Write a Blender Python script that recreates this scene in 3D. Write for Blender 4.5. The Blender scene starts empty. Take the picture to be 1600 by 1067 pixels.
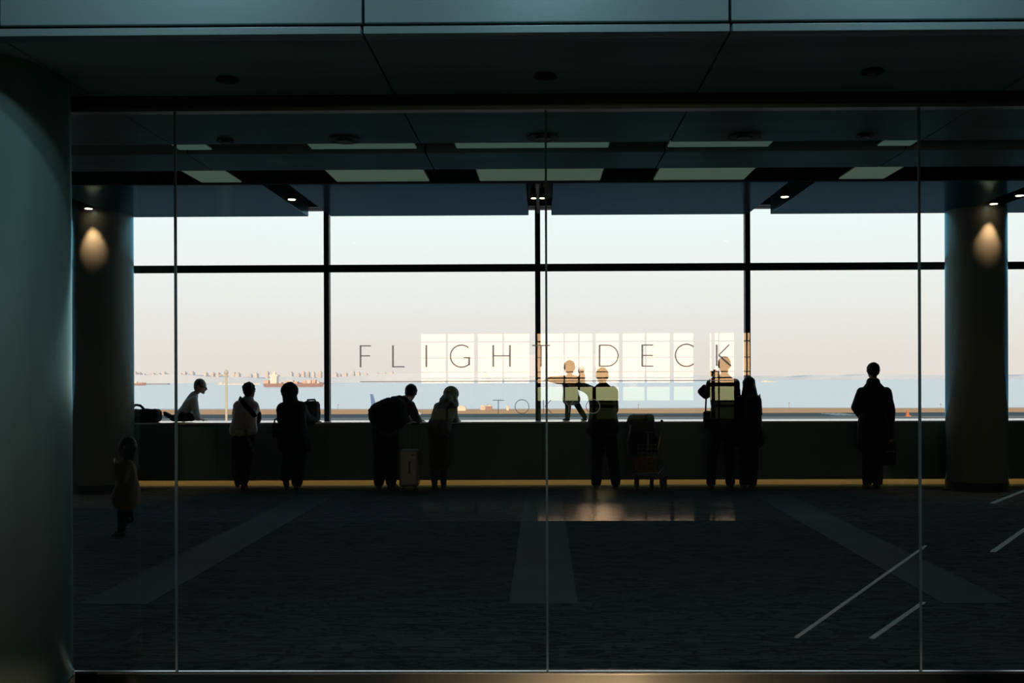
import bpy, bmesh, math, random
from mathutils import Vector, Matrix, noise
C = bpy.context
SC = C.scene
COL = SC.collection
R = math.radians

# ------------------------------------------------------------------ camera
F = 1555.6
EYE = 1.55
YAW, ROLL = R(0.6), R(-0.2)
SHX, SHY = -0.0198, 0.0331
cam_data = bpy.data.cameras.new('camera')
cam_data.lens = 35.0
cam_data.sensor_width = 36.0
cam_data.shift_x, cam_data.shift_y = SHX, SHY
cam_data.clip_end = 20000
cam = bpy.data.objects.new('camera', cam_data)
COL.objects.link(cam)
CAM_M = Matrix.Rotation(YAW, 4, 'Z') @ Matrix.Rotation(R(90), 4, 'X') @ Matrix.Rotation(ROLL, 4, 'Z')
cam.matrix_world = Matrix.Translation((0, 0, EYE)) @ CAM_M
SC.camera = cam
SC.render.resolution_x, SC.render.resolution_y = 1600, 1067

def at(px, py, y):
    """the point of the place seen at that pixel of the photograph, y metres in front of the lens"""
    v = CAM_M.to_3x3() @ Vector(((px - 800 + 1600 * SHX) / F, -(py - 533.5 - 1600 * SHY) / F, -1))
    v *= y / v.y
    return Vector((v.x, y, v.z + EYE))

# ------------------------------------------------------------------ world (hazy sky, sunset glow in the west = behind the lens)
world = bpy.data.worlds.new('sky')
SC.world = world
world.use_nodes = True
nt = world.node_tree
nt.nodes.clear()
def N(t, tree, **kw):
    n = tree.nodes.new(t)
    for k, v in kw.items():
        setattr(n, k, v)
    return n
def ramp(tree, stops, interp='LINEAR'):
    r = N('ShaderNodeValToRGB', tree)
    r.color_ramp.interpolation = interp
    e = r.color_ramp.elements
    while len(e) > 1:
        e.remove(e[-1])
    e[0].position = stops[0][0]; e[0].color = (*stops[0][1], 1)
    for p, c in stops[1:]:
        q = e.new(p); q.color = (*c, 1)
    return r
def M_(tree, op, a, b=None, clamp=False):
    n = N('ShaderNodeMath', tree, operation=op, use_clamp=clamp)
    for i, v in enumerate((a, b)):
        if v is None: continue
        if isinstance(v, (int, float)): n.inputs[i].default_value = v
        else: tree.links.new(v, n.inputs[i])
    return n.outputs[0]
tc = N('ShaderNodeTexCoord', nt)
sep = N('ShaderNodeSeparateXYZ', nt)
nt.links.new(tc.outputs['Generated'], sep.inputs[0])
sx, sy, sz = sep.outputs
rp = ramp(nt, [(0, (.80, .70, .66)), (.02, (.80, .72, .68)), (.06, (.83, .79, .76)), (.11, (.86, .87, .87)), (.17, (.86, .94, .96)),
               (.4, (.45, .60, .74)), (1, (.16, .27, .40))])
nt.links.new(sz, rp.inputs[0])
# glow: strong low over the western horizon
west = M_(nt, 'MAXIMUM', M_(nt, 'MULTIPLY', sy, -1.0), 0.0)
hor = M_(nt, 'POWER', west, 7.0)
ver = M_(nt, 'POWER', 2.718, M_(nt, 'MULTIPLY', M_(nt, 'ABSOLUTE', sz), -5.5))
glow = M_(nt, 'MULTIPLY', hor, ver)
gc = N('ShaderNodeMix', nt, data_type='RGBA', blend_type='MIX')
gc.inputs['A'].default_value = (0, 0, 0, 1)
gc.inputs['B'].default_value = (1.0, .56, .22, 1)
nt.links.new(glow, gc.inputs['Factor'])
# the low ground haze under the western horizon is darker and greener than the sky over it
below = M_(nt, 'MULTIPLY', M_(nt, 'SUBTRACT', M_(nt, 'MULTIPLY', sz, -1.0), .009), 260.0, clamp=True)
gh = N('ShaderNodeMix', nt, data_type='RGBA', blend_type='MULTIPLY')
nt.links.new(below, gh.inputs['Factor']); nt.links.new(gc.outputs['Result'], gh.inputs['A'])
gh.inputs['B'].default_value = (.26, .52, .36, 1)
bg1 = N('ShaderNodeBackground', nt)
bg2 = N('ShaderNodeBackground', nt)
nt.links.new(rp.outputs[0], bg1.inputs[0]); bg1.inputs[1].default_value = 1.24
nt.links.new(gh.outputs['Result'], bg2.inputs[0]); bg2.inputs[1].default_value = 8.0
ad = N('ShaderNodeAddShader', nt)
nt.links.new(bg1.outputs[0], ad.inputs[0]); nt.links.new(bg2.outputs[0], ad.inputs[1])
wo = N('ShaderNodeOutputWorld', nt)
nt.links.new(ad.outputs[0], wo.inputs[0])

# ------------------------------------------------------------------ sun (low in the west, behind the lens)
sd = bpy.data.lights.new('sun', 'SUN')
sd.energy = 2.0; sd.angle = R(1.5); sd.color = (1.0, .64, .36)
so = bpy.data.objects.new('sun', sd); COL.objects.link(so)
so.location = (2, -6.5, 30)
so.rotation_euler = Vector((-.056, 1, -math.tan(R(9.6)))).to_track_quat('-Z', 'Y').to_euler()

# ------------------------------------------------------------------ exposure
vs = SC.view_settings
vs.view_transform = 'Standard'; vs.look = 'None'; vs.exposure = 0.0; vs.gamma = 1.0
vs.use_curve_mapping = False
cy = SC.cycles
cy.max_bounces = 8; cy.diffuse_bounces = 4; cy.glossy_bounces = 5; cy.transparent_max_bounces = 24
cy.caustics_reflective = False; cy.caustics_refractive = False
cy.sample_clamp_indirect = 6.0
cy.use_denoising = True

# ------------------------------------------------------------------ materials
MATS = {}
def mat(name, col, rough=.6, metal=0.0, spec=.5, emit=None, estr=0.0, coat=0.0, aniso=0.0):
    if name in MATS: return MATS[name]
    m = bpy.data.materials.new(name); m.use_nodes = True
    b = m.node_tree.nodes['Principled BSDF']
    b.inputs['Base Color'].default_value = (*col, 1)
    b.inputs['Roughness'].default_value = rough
    b.inputs['Metallic'].default_value = metal
    b.inputs['Specular IOR Level'].default_value = spec
    b.inputs['Coat Weight'].default_value = coat
    b.inputs['Anisotropic'].default_value = aniso
    if emit:
        b.inputs['Emission Color'].default_value = (*emit, 1)
        b.inputs['Emission Strength'].default_value = estr
    MATS[name] = m
    return m
def bsdf(m): return m.node_tree.nodes['Principled BSDF']
def mottled(name, c1, c2, scale=(1, 1, 1), rough=.6, spec=.5, metal=0.0, bump=0.0, detail=6, nscale=4, lo=.35, hi=.65):
    if name in MATS: return MATS[name]
    m = mat(name, c1, rough, metal, spec)
    t = m.node_tree
    co = N('ShaderNodeTexCoord', t); mp = N('ShaderNodeMapping', t)
    mp.inputs['Scale'].default_value = scale
    nz = N('ShaderNodeTexNoise', t); nz.inputs['Scale'].default_value = nscale; nz.inputs['Detail'].default_value = detail
    t.links.new(co.outputs['Object'], mp.inputs[0]); t.links.new(mp.outputs[0], nz.inputs['Vector'])
    r = ramp(t, [(lo, c1), (hi, c2)])
    t.links.new(nz.outputs[0], r.inputs[0]); t.links.new(r.outputs[0], bsdf(m).inputs['Base Color'])
    if bump:
        bp = N('ShaderNodeBump', t); bp.inputs['Strength'].default_value = bump; bp.inputs['Distance'].default_value = .02
        t.links.new(nz.outputs[0], bp.inputs['Height']); t.links.new(bp.outputs[0], bsdf(m).inputs['Normal'])
    return m
def glass(name, tint, gain=2.0):
    m = bpy.data.materials.new(name); m.use_nodes = True
    t = m.node_tree; t.nodes.clear()
    tr = N('ShaderNodeBsdfTransparent', t); tr.inputs[0].default_value = (*tint, 1)
    gl = N('ShaderNodeBsdfGlossy', t); gl.inputs['Roughness'].default_value = 0.0
    gl.inputs[0].default_value = (1, 1, 1, 1)
    fr = N('ShaderNodeFresnel', t); fr.inputs[0].default_value = 1.5
    ge = N('ShaderNodeNewGeometry', t)
    fac = M_(t, 'MULTIPLY', M_(t, 'MULTIPLY', fr.outputs[0], gain), M_(t, 'SUBTRACT', 1.0, ge.outputs['Backfacing']), clamp=True)
    mx = N('ShaderNodeMixShader', t)
    t.links.new(fac, mx.inputs[0]); t.links.new(tr.outputs[0], mx.inputs[1]); t.links.new(gl.outputs[0], mx.inputs[2])
    o = N('ShaderNodeOutputMaterial', t); t.links.new(mx.outputs[0], o.inputs[0])
    MATS[name] = m
    return m
G_IN = glass('partition_glass', (.955, .975, .965))
G_OUT = glass('window_glass', (.985, .99, .985), .6)

def satin(name, diff, gloss, rough, fres=None):
    m = bpy.data.materials.new(name); m.use_nodes = True
    t = m.node_tree; t.nodes.clear()
    co = N('ShaderNodeTexCoord', t); nz = N('ShaderNodeTexNoise', t); nz.inputs['Scale'].default_value = 1.3; nz.inputs['Detail'].default_value = 5
    mp = N('ShaderNodeMapping', t); mp.inputs['Scale'].default_value = (.6, 5, .6)
    t.links.new(co.outputs['Object'], mp.inputs[0]); t.links.new(mp.outputs[0], nz.inputs['Vector'])
    r = ramp(t, [(.3, tuple(c * .88 for c in diff)), (.7, tuple(c * 1.12 for c in diff))]); t.links.new(nz.outputs[0], r.inputs[0])
    d = N('ShaderNodeBsdfDiffuse', t); t.links.new(r.outputs[0], d.inputs[0])
    g = N('ShaderNodeBsdfGlossy', t); g.inputs[0].default_value = (*gloss, 1); g.inputs['Roughness'].default_value = rough
    o = N('ShaderNodeOutputMaterial', t)
    bp = N('ShaderNodeBump', t); bp.inputs['Strength'].default_value = .12; bp.inputs['Distance'].default_value = .01
    t.links.new(nz.outputs[0], bp.inputs['Height']); t.links.new(bp.outputs[0], g.inputs['Normal'])
    if fres:
        f = N('ShaderNodeFresnel', t); f.inputs[0].default_value = fres
        x = N('ShaderNodeMixShader', t); t.links.new(f.outputs[0], x.inputs[0])
    else: x = N('ShaderNodeAddShader', t)
    k = 1 if fres else 0
    t.links.new(d.outputs[0], x.inputs[k]); t.links.new(g.outputs[0], x.inputs[k + 1]); t.links.new(x.outputs[0], o.inputs[0])
    MATS[name] = m
    return m

# ------------------------------------------------------------------ mesh helpers
def obj(name, bm, m, parent=None, smooth=False, kind=None):
    me = bpy.data.meshes.new(name)
    bmesh.ops.recalc_face_normals(bm, faces=bm.faces)
    bm.to_mesh(me); bm.free()
    if smooth:
        for p in me.polygons: p.use_smooth = True
    for mm in (m if isinstance(m, (list, tuple)) else [m]):
        me.materials.append(mm)
    o = bpy.data.objects.new(name, me); COL.objects.link(o)
    if parent is not None:
        o.parent = parent
        o.matrix_parent_inverse = parent.matrix_basis.inverted()
    if kind: o['kind'] = kind
    return o
def struct(name, bm, m, parent=None, **k):
    return obj(name, bm, m, parent, kind='structure', **k)
def empty(name, loc):
    o = bpy.data.objects.new(name, None); COL.objects.link(o); o.location = loc
    o.empty_display_size = .1
    return o
def tag(o, label, cat, group=None):
    o['label'] = label; o['category'] = cat
    if group: o['group'] = group
    return o
def box(bm, x0, x1, y0, y1, z0, z1, bev=0.0, mi=0):
    r = bmesh.ops.create_cube(bm, size=1.0)
    vs_ = r['verts']
    for v in vs_:
        v.co = Vector(((x0 + x1) / 2 + v.co.x * (x1 - x0), (y0 + y1) / 2 + v.co.y * (y1 - y0), (z0 + z1) / 2 + v.co.z * (z1 - z0)))
    if bev > 0:
        es = list({e for v in vs_ for e in v.link_edges})
        bmesh.ops.bevel(bm, geom=es, offset=bev, segments=2, affect='EDGES', profile=.6)
    return bm
def B(*a, **k): return box(bmesh.new(), *a, **k)
def cyl(bm, c, r, z0, z1, seg=48, r2=None):
    q = bmesh.ops.create_cone(bm, cap_ends=True, segments=seg, radius1=r, radius2=r if r2 is None else r2, depth=z1 - z0)
    for v in q['verts']: v.co += Vector((c[0], c[1], (z0 + z1) / 2))
    return bm
def rod(bm, a, b, r, seg=10, r2=None):
    a, b = Vector(a), Vector(b); d = b - a
    q = bmesh.ops.create_cone(bm, cap_ends=True, segments=seg, radius1=r, radius2=r if r2 is None else r2, depth=d.length)
    rot = d.to_track_quat('Z', 'Y').to_matrix().to_4x4()
    for v in q['verts']: v.co = rot @ v.co + (a + b) / 2
    return bm
def tube(bm, pts, r, seg=10):
    pts = [Vector(p) for p in pts]
    rr = r if isinstance(r, (list, tuple)) else [r] * len(pts)
    rings = []
    up = Vector((0, 0, 1))
    for i, p in enumerate(pts):
        t = (pts[min(i + 1, len(pts) - 1)] - pts[max(i - 1, 0)]).normalized()
        s = t.cross(up)
        if s.length < .1: s = t.cross(Vector((0, 1, 0)))
        s.normalize(); u = s.cross(t).normalized()
        rings.append([bm.verts.new(p + (s * math.cos(k * 2 * math.pi / seg) + u * math.sin(k * 2 * math.pi / seg)) * rr[i]) for k in range(seg)])
    for a, b in zip(rings, rings[1:]):
        for k in range(seg):
            bm.faces.new((a[k], a[(k + 1) % seg], b[(k + 1) % seg], b[k]))
    bm.faces.new(rings[0]); bm.faces.new(list(reversed(rings[-1])))
    return bm

# ================================================================== THE SETTING
YG = 5.03        # glass partition
YP = 13.86       # front of the parapet
YW = 14.30       # window line
ZC = 2.96        # low ceiling
ZS = 3.74        # high soffit by the windows
ZTOP = 7.2
W = 12.5

# ---- floors
def carpet():
    m = mat('carpet', (.02, .03, .03), .95, 0, .02)
    t = m.node_tree
    co = N('ShaderNodeTexCoord', t)
    mp = N('ShaderNodeMapping', t); mp.inputs['Scale'].default_value = (1.2, 9, 1)
    n1 = N('ShaderNodeTexNoise', t); n1.inputs['Scale'].default_value = 1.6; n1.inputs['Detail'].default_value = 5; n1.inputs['Distortion'].default_value = 1.2
    t.links.new(co.outputs['Object'], mp.inputs[0]); t.links.new(mp.outputs[0], n1.inputs['Vector'])
    r1 = ramp(t, [(.40, (1, 1, 1)), (.47, (.25, .25, .25)), (.52, (1, 1, 1))])
    t.links.new(n1.outputs[0], r1.inputs[0])
    mp2 = N('ShaderNodeMapping', t); mp2.inputs['Rotation'].default_value = (0, 0, .6); mp2.inputs['Scale'].default_value = (3.2, 7, 1)
    n2 = N('ShaderNodeTexNoise', t); n2.inputs['Scale'].default_value = 1.3; n2.inputs['Detail'].default_value = 4; n2.inputs['Distortion'].default_value = 2.4
    t.links.new(co.outputs['Object'], mp2.inputs[0]); t.links.new(mp2.outputs[0], n2.inputs['Vector'])
    r2 = ramp(t, [(.55, (1, 1, 1)), (.60, (.3, .3, .3)), (.72, (.5, .5, .5)), (.76, (1, 1, 1))])
    t.links.new(n2.outputs[0], r2.inputs[0])
    mu = N('ShaderNodeMix', t, data_type='RGBA', blend_type='MULTIPLY'); mu.inputs['Factor'].default_value = 1
    t.links.new(r1.outputs[0], mu.inputs['A']); t.links.new(r2.outputs[0], mu.inputs['B'])
    mc = N('ShaderNodeMix', t, data_type='RGBA', blend_type='MIX')
    t.links.new(mu.outputs['Result'], mc.inputs['Factor'])
    mc.inputs['A'].default_value = (.010, .016, .016, 1); mc.inputs['B'].default_value = (.058, .082, .082, 1)
    t.links.new(mc.outputs['Result'], bsdf(m).inputs['Base Color'])
    nf = N('ShaderNodeTexNoise', t); nf.inputs['Scale'].default_value = 180
    bp = N('ShaderNodeBump', t); bp.inputs['Strength'].default_value = .4; bp.inputs['Distance'].default_value = .01
    t.links.new(nf.outputs[0], bp.inputs['Height']); t.links.new(bp.outputs[0], bsdf(m).inputs['Normal'])
    return m
M_carpet = carpet()
M_tile = mottled('polished_floor', (.10, .105, .10), (.13, .13, .125), rough=.07, spec=.2, nscale=1.5)
t = M_tile.node_tree
nf = N('ShaderNodeTexNoise', t); nf.inputs['Scale'].default_value = 5
bp = N('ShaderNodeBump', t); bp.inputs['Strength'].default_value = .05; bp.inputs['Distance'].default_value = .01
t.links.new(nf.outputs[0], bp.inputs['Height']); t.links.new(bp.outputs[0], bsdf(M_tile).inputs['Normal'])
M_strip = mottled('stone_strip', (.044, .074, .072), (.052, .084, .080), rough=.7, spec=.02, nscale=2)
struct('floor', B(-W, W, -8.2, -.55, -.3, 0), M_tile)
M_stone = mottled('corridor_floor', (.012, .027, .029), (.016, .034, .036), rough=.6, spec=.0, nscale=1.5)
struct('floor_corridor', B(-W, W, -.55, YG + .05, -.3, 0), M_stone)
struct('floor_carpet', B(-W, W, YG + .05, 15, -.3, 0), M_carpet)
for cx in (-2.93, 0.0, 2.93):
    struct('floor_strip', B(cx - .235, cx + .235, 6.75, 12.85, -.01, .004), M_strip)

# ---- glazed partition: window_1
M_steel = mat('brushed_steel', (.12, .13, .12), .30, 1.0, aniso=.95)
tg = N('ShaderNodeTangent', M_steel.node_tree, direction_type='RADIAL', axis='Z')
M_steel.node_tree.links.new(tg.outputs[0], bsdf(M_steel).inputs['Tangent'])
bsdf(M_steel).inputs['Anisotropic Rotation'].default_value = .25
M_dark = mat('dark_metal', (.03, .035, .035), .4, .6)
M_joint = mat('silicone_joint', (.10, .16, .17), .5)
XL = at(110, 600, YG).x
seams = [at(275, 600, YG).x, at(854, 600, YG).x, at(1437, 600, YG).x]
seams.append(seams[-1] + (seams[-1] - seams[0]) / 2)
ZH = 2.905
w1 = struct('window_1', B(XL, 7.0, YG - .05, YG + .05, ZH, ZC), M_dark)      # head frame
xs = [XL] + seams + [7.0]
for a, b in zip(xs, xs[1:]):
    struct('glass_pane', B(a + .006, b - .006, YG - .006, YG + .006, .055, ZH), G_IN, w1)
for s in seams:
    struct('glass_joint', B(s - .0055, s + .0055, YG - .0065, YG + .0065, .055, ZH), M_joint, w1)
struct('bottom_rail', B(XL, 7.0, YG - .035, YG + .035, 0, .052, bev=.004), M_steel, w1)
struct('rail_cap', B(XL, 7.0, YG - .025, YG - .008, .052, .062), mat('bright_steel', (.6, .66, .7), .2, 1.0), w1)
struct('head_rail', B(XL, 7.0, YG - .03, YG + .03, ZH - .018, ZH), mat('head_steel', (.25, .25, .24), .35, 1.0), w1)

# ---- columns
M_colw = satin('column_paint', (.22, .34, .32), (.5, .85, .9), .3, 1.45)
M_cold = satin('column_panel', (.34, .37, .31), (.22, .80, 1.15), .24, 1.5)
def column(x, y, r, z1, m):
    bm = cyl(bmesh.new(), (x, y), r, 0, z1, 96)
    o = struct('column', bm, m, smooth=False)
    for p in o.data.polygons:
        if abs(p.normal.z) < .5: p.use_smooth = True
    j = bmesh.new(); cyl(j, (x, y), r + .008, 0, .12, 96)
    struct('column_skirting', j, M_dark, o)
    return o
rN = .44
xN = at(113, 600, 4.72).x - rN
column(xN, 4.62, rN, ZC, M_colw)
xC = [at(161.5, 600, 13.42).x, at(1525.5, 600, 13.42).x]
for x in xC: column(x, 13.42, .388, ZTOP, M_cold)

# ---- ceilings: low deck with two luminaire slots
def panels(name, c, rough, metal, spec=.5):
    m = mat(name, c, rough, metal, spec)
    t = m.node_tree
    co = N('ShaderNodeTexCoord', t); mp = N('ShaderNodeMapping', t); mp.inputs['Scale'].default_value = (.5, 9, 1)
    nz = N('ShaderNodeTexNoise', t); nz.inputs['Scale'].default_value = 1.4; nz.inputs['Detail'].default_value = 4
    t.links.new(co.outputs['Object'], mp.inputs[0]); t.links.new(mp.outputs[0], nz.inputs['Vector'])
    bp = N('ShaderNodeBump', t); bp.inputs['Strength'].default_value = .25; bp.inputs['Distance'].default_value = .02
    t.links.new(nz.outputs[0], bp.inputs['Height']); t.links.new(bp.outputs[0], bsdf(m).inputs['Normal'])
    return m
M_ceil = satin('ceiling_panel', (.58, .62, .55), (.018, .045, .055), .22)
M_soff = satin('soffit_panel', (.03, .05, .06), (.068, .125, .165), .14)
M_fasc = panels('fascia_panel', (.28, .38, .38), .40, .1)
M_void = mat('slot_void', (.02, .02, .02), .8)
M_groove = mat('panel_groove', (.012, .014, .014), .8)
YF = 4.13
PX = [(k * 1.515 + .757 + .02) for k in range(-9, 9)]      # joints of the ceiling panels
def deck(y0, y1, z, th, m, joints=True, name='ceiling'):
    edges = [-W] + [p for p in PX if -W < p < W] + [W]
    bm = bmesh.new()
    for a, b in zip(edges, edges[1:]):
        box(bm, a + .005, b - .005, y0, y1, z, z + th)
    o = struct(name, bm, m)
    g = bmesh.new(); box(g, -W, W, y0 + .004, y1 - .004, z + .012, z + th - .004)
    struct('ceiling_core', g, M_groove, o)
    return o
YS1, YE1, YS2, YE2 = 6.03, 6.30, 6.80, 7.25
deck(YF, YS1, ZC, .10, M_ceil)
deck(YE1, YS2, ZC, .10, M_ceil)
struct('ceiling_void', B(-W, W, YS1 - .3, YE2 + .1, ZC + .32, ZC + .36), M_void)
struct('ceiling_edge', B(-W, W, YE2, YE2 + .04, ZC - .004, ZC + .34), M_void)
# luminaires in the slots
M_diff = mat('lamp_diffuser', (.35, .45, .40), .5, emit=(.42, .78, .62), estr=.085)
M_diff2 = mat('lamp_diffuser_low', (.35, .45, .40), .5, emit=(.48, .72, .52), estr=.105)
M_blade = mat('lamp_blade', (.05, .05, .05), .5)
rows = {1: ([(-2.27, -2.05), (-1.44, -.77), (-.54, .42), (.77, 1.41), (2.07, 2.29)], YS1 + .012, YE1 - .10, M_diff),
        2: ([(-2.49, -2.18), (-1.50, -.81), (-.46, .43), (.80, 1.47), (2.14, 2.48)], YS2 + .012, YE2 - .008, M_diff2)}
place = {1: 'front', 2: 'rear'}
ordn = ['far left end', 'left of centre', 'centre', 'right of centre', 'far right end']
for k, (segs, y0, y1, md) in rows.items():
    for i, (a, b) in enumerate(segs):
        L = empty('ceiling_light', ((a + b) / 2, (y0 + y1) / 2, ZC))
        tag(L, 'pale green recessed ceiling light panel, %s of the %s slot' % (ordn[i], place[k]), 'ceiling light', 'recessed light panels in the two ceiling slots')
        obj('diffuser', B(a + .01, b - .01, y0 + .01, y1 - .01, ZC + .004, ZC + .012), md, L)
        obj('housing', B(a, b, y0, y1, ZC + .012, ZC + .10), M_blade, L)

# high soffit boxes by the windows, with open channels between them
chx = [-5.93, -3.05, -.03, 2.96, 5.82]
edges = [-W]
for c in chx: edges += [c - .155, c + .155]
edges.append(W)
CH = .155
n = 0
for i in range(0, len(edges), 2):
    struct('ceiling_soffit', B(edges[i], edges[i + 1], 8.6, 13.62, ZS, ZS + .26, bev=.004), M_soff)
struct('ceiling_upper', B(-W, W, 7.2, 14.2, 4.05, 4.15), M_void)
struct('ceiling_upper_edge', B(-W, W, 14.12, 14.5, 3.955, 4.20), M_dark)
struct('trim_1', B(-W, W, 7.25, 8.7, ZS + .02, ZS + .24), M_void)
# ceiling smoke detectors and small discs
M_disc = mat('disc_dark', (.025, .03, .03), .6)
for (px, py, r, lab) in [(352, 217, .055, 'small dark disc in the ceiling above the left end light'), (538, 215.5, .10, 'round dark ceiling vent near the left seam'),
                    (848, 213, .10, 'round dark ceiling vent above the centre seam'), (1163, 212, .10, 'round dark ceiling vent right of the central panels'),
                    (1352, 211, .055, 'small dark disc in the ceiling before the right end light'), (355, 120.5, .055, 'small round fitting under the near ceiling, left'),
                    (852, 116.5, .055, 'small round fitting under the near ceiling, centre'), (1364, 111, .055, 'small round fitting under the near ceiling, right')]:
    d = 1555.6 * (ZC - EYE) / (586.5 - (px - 800) * .0035 - py)
    p = at(px, py, d)
    v = empty('ceiling_disc', (p.x, d, ZC))
    tag(v, lab, 'ceiling fitting')
    bm = bmesh.new(); cyl(bm, (p.x, d), r, ZC - .012, ZC + .002, 40, r2=r * .8)
    obj('disc_rim', bm, M_disc, v)
    bm = bmesh.new(); cyl(bm, (p.x, d), r * .45, ZC - .02, ZC - .01, 32)
    obj('disc_centre', bm, mat('disc_mid', (.06, .07, .07), .5), v)

# ---- fascia above the camera side
bm = bmesh.new()
edges = [-W] + [p for p in PX if -W < p < W] + [W]
for a, b in zip(edges, edges[1:]):
    box(bm, a + .006, b - .006, YF - .02, YF + .05, ZC + .050, 4.6, bev=.003)
fa = struct('wall_fascia', bm, M_fasc)
bm = bmesh.new()
for a, b in zip(edges, edges[1:]):
    box(bm, a + .006, b - .006, YF - .045, YF + .03, ZC - .004, ZC + .028, bev=.003)
struct('trim_2', bm, M_fasc)
struct('wall_fascia_core', B(-W, W, YF, YF + .20, ZC + .012, ZTOP), M_groove, fa)

# ---- parapet, sill
M_para = mottled('parapet_panel', (.10, .20, .18), (.115, .225, .20), rough=.5, spec=.3, nscale=1.2)
pz = .905
pj = [-9.1, -6.06, -4.55, -3.03, -1.5, 0.0, 1.5, 3.03, 4.55, 6.06, 9.1]
bm = bmesh.new()
es = [-W] + pj + [W]
for a, b in zip(es, es[1:]):
    box(bm, a + .002, b - .002, YP, YP + .10, .095, pz - .02)
wp = struct('wall_parapet', bm, M_para)
struct('parapet_core', B(-W, W, YP + .02, YP + .9, .10, pz - .02), M_groove, wp)
struct('window_sill', B(-W, W, YP - .012, YP + .62, pz - .022, pz, bev=.005), mat('sill_top', (.86, .89, .95), .12, 0, .7), wp)
M_kick = mat('kick_board', (.34, .27, .15), .6)
struct('baseboard_back', B(-W, W, YP + .21, YP + .3, 0, .10), M_kick)
# warm lamp strip hidden up under the overhanging parapet
M_led = mat('warm_strip', (.9, .8, .5), .5, emit=(1.0, .70, .30), estr=4.3)
struct('trim_3', B(-W, W, YP + .12, YP + .15, .094, .0995), M_led)

# ---- east windows
M_mull = mat('mullion', (.012, .022, .022), .45, .1, .3)
mx = [at(p, 520, YW).x for p in (511.5, 840.5, 1167.5)]
sp = (mx[2] - mx[0]) / 2
mpos = [mx[0] - 3 * sp, mx[0] - 2 * sp, mx[0] - sp, mx[0], mx[1], mx[2], mx[2] + sp, mx[2] + 2 * sp, mx[2] + 3 * sp]
zt0 = at(840, 424, YW).z; zt1 = at(840, 412.5, YW).z
for i, (a, b) in enumerate(zip(mpos, mpos[1:])):
    w = struct('window_%d' % (i + 2), B(a, b, YW - .03, YW + .03, zt0, zt1, bev=.004), M_mull)       # transom
    struct('window_pane', B(a, b, YW + .01, YW + .018, pz, zt0), G_OUT, w)
    struct('window_pane', B(a, b, YW + .01, YW + .018, zt1, 4.0), G_OUT, w)
    struct('window_frame', B(a, b, YW - .03, YW + .03, 3.95, 4.02), M_mull, w)
for x in mpos:
    wd = .05 if abs(x - mx[1]) > .1 else .052
    o = struct('window_mullion', B(x - wd / 1.35, x + wd / 1.35, YW - .06, YW + .06, pz, 4.2, bev=.003), M_mull)

# ---- spotlights in the channels
M_bulb = mat('lamp_face', (1, .9, .75), .5, emit=(1, .72, .48), estr=7)
def spot(x, y, z, power, size, lab, aim=None, r=.045):
    o = empty('spotlight', (x, y, z + .12))
    tag(o, lab, 'spotlight', 'spotlights in the soffit channels')
    bm = bmesh.new(); cyl(bm, (x, y), r + .012, z, z + .12, 28)
    obj('housing', bm, M_blade, o)
    bm = bmesh.new(); cyl(bm, (x, y), r, z - .006, z + .002, 28)
    obj('lens', bm, M_bulb, o)
    bm = bmesh.new(); rod(bm, (x, y, z + .11), (x, y, 4.05), .012)
    obj('stem', bm, M_blade, o)
    ld = bpy.data.lights.new('spot', 'SPOT'); ld.energy = power; ld.color = (1, .56, .32); ld.spot_size = R(size); ld.spot_blend = .7; ld.shadow_soft_size = .03
    lo = bpy.data.objects.new('spot_beam', ld); COL.objects.link(lo); lo.parent = o
    lo.location = Vector((x, y, z - .02)) - o.location
    lo.rotation_euler = Vector(aim or (0, 0, -1)).to_track_quat('-Z', 'Y').to_euler()
    return o
spot(-3.10, 12.3, ZS + .0, .15, 70, 'small lit spotlight in the ceiling channel beside the left window mullion')
spot(-.105, 12.3, ZS + .0, .15, 70, 'left of the twin lit spotlights above the centre mullion', r=.03)
spot(.0, 12.3, ZS + .0, .15, 70, 'right of the twin lit spotlights above the centre mullion', r=.03)
spot(2.99, 12.3, ZS + .0, .15, 70, 'small lit spotlight in the ceiling channel beside the right window mullion')
spot(5.87, 12.3, ZS + .0, .15, 70, 'small lit spotlight at the right edge, by the right column')
spot(-5.90, 12.89, ZS + .0, 60.0, 58, 'spotlight shining down the left dark column', (0, .10, -1))
spot(5.82, 12.89, ZS + .0, 60.0, 58, 'spotlight shining down the right dark column', (0, .10, -1))
o = obj('light_track', B(-.075, -.035, 11.6, 13.7, ZS + .04, ZS + .1), M_blade)
tag(o, 'dark light track in the channel above the centre mullion', 'light track')

# ---- shell
M_shell = mottled('shell_paint', (.035, .045, .045), (.045, .055, .055), rough=.7, nscale=1)
struct('wall_left', B(-W - .3, -W, -8.5, 15, -.3, ZTOP), M_shell)
struct('wall_right', B(W, W + .3, -8.5, 15, -.3, ZTOP), M_shell)
struct('ceiling_roof', B(-W - .3, W + .3, -8.5, 15, ZTOP, ZTOP + .3), M_shell)
struct('wall_upper', B(-W, W, 14.22, 14.6, 4.02, ZTOP), M_shell)
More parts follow.
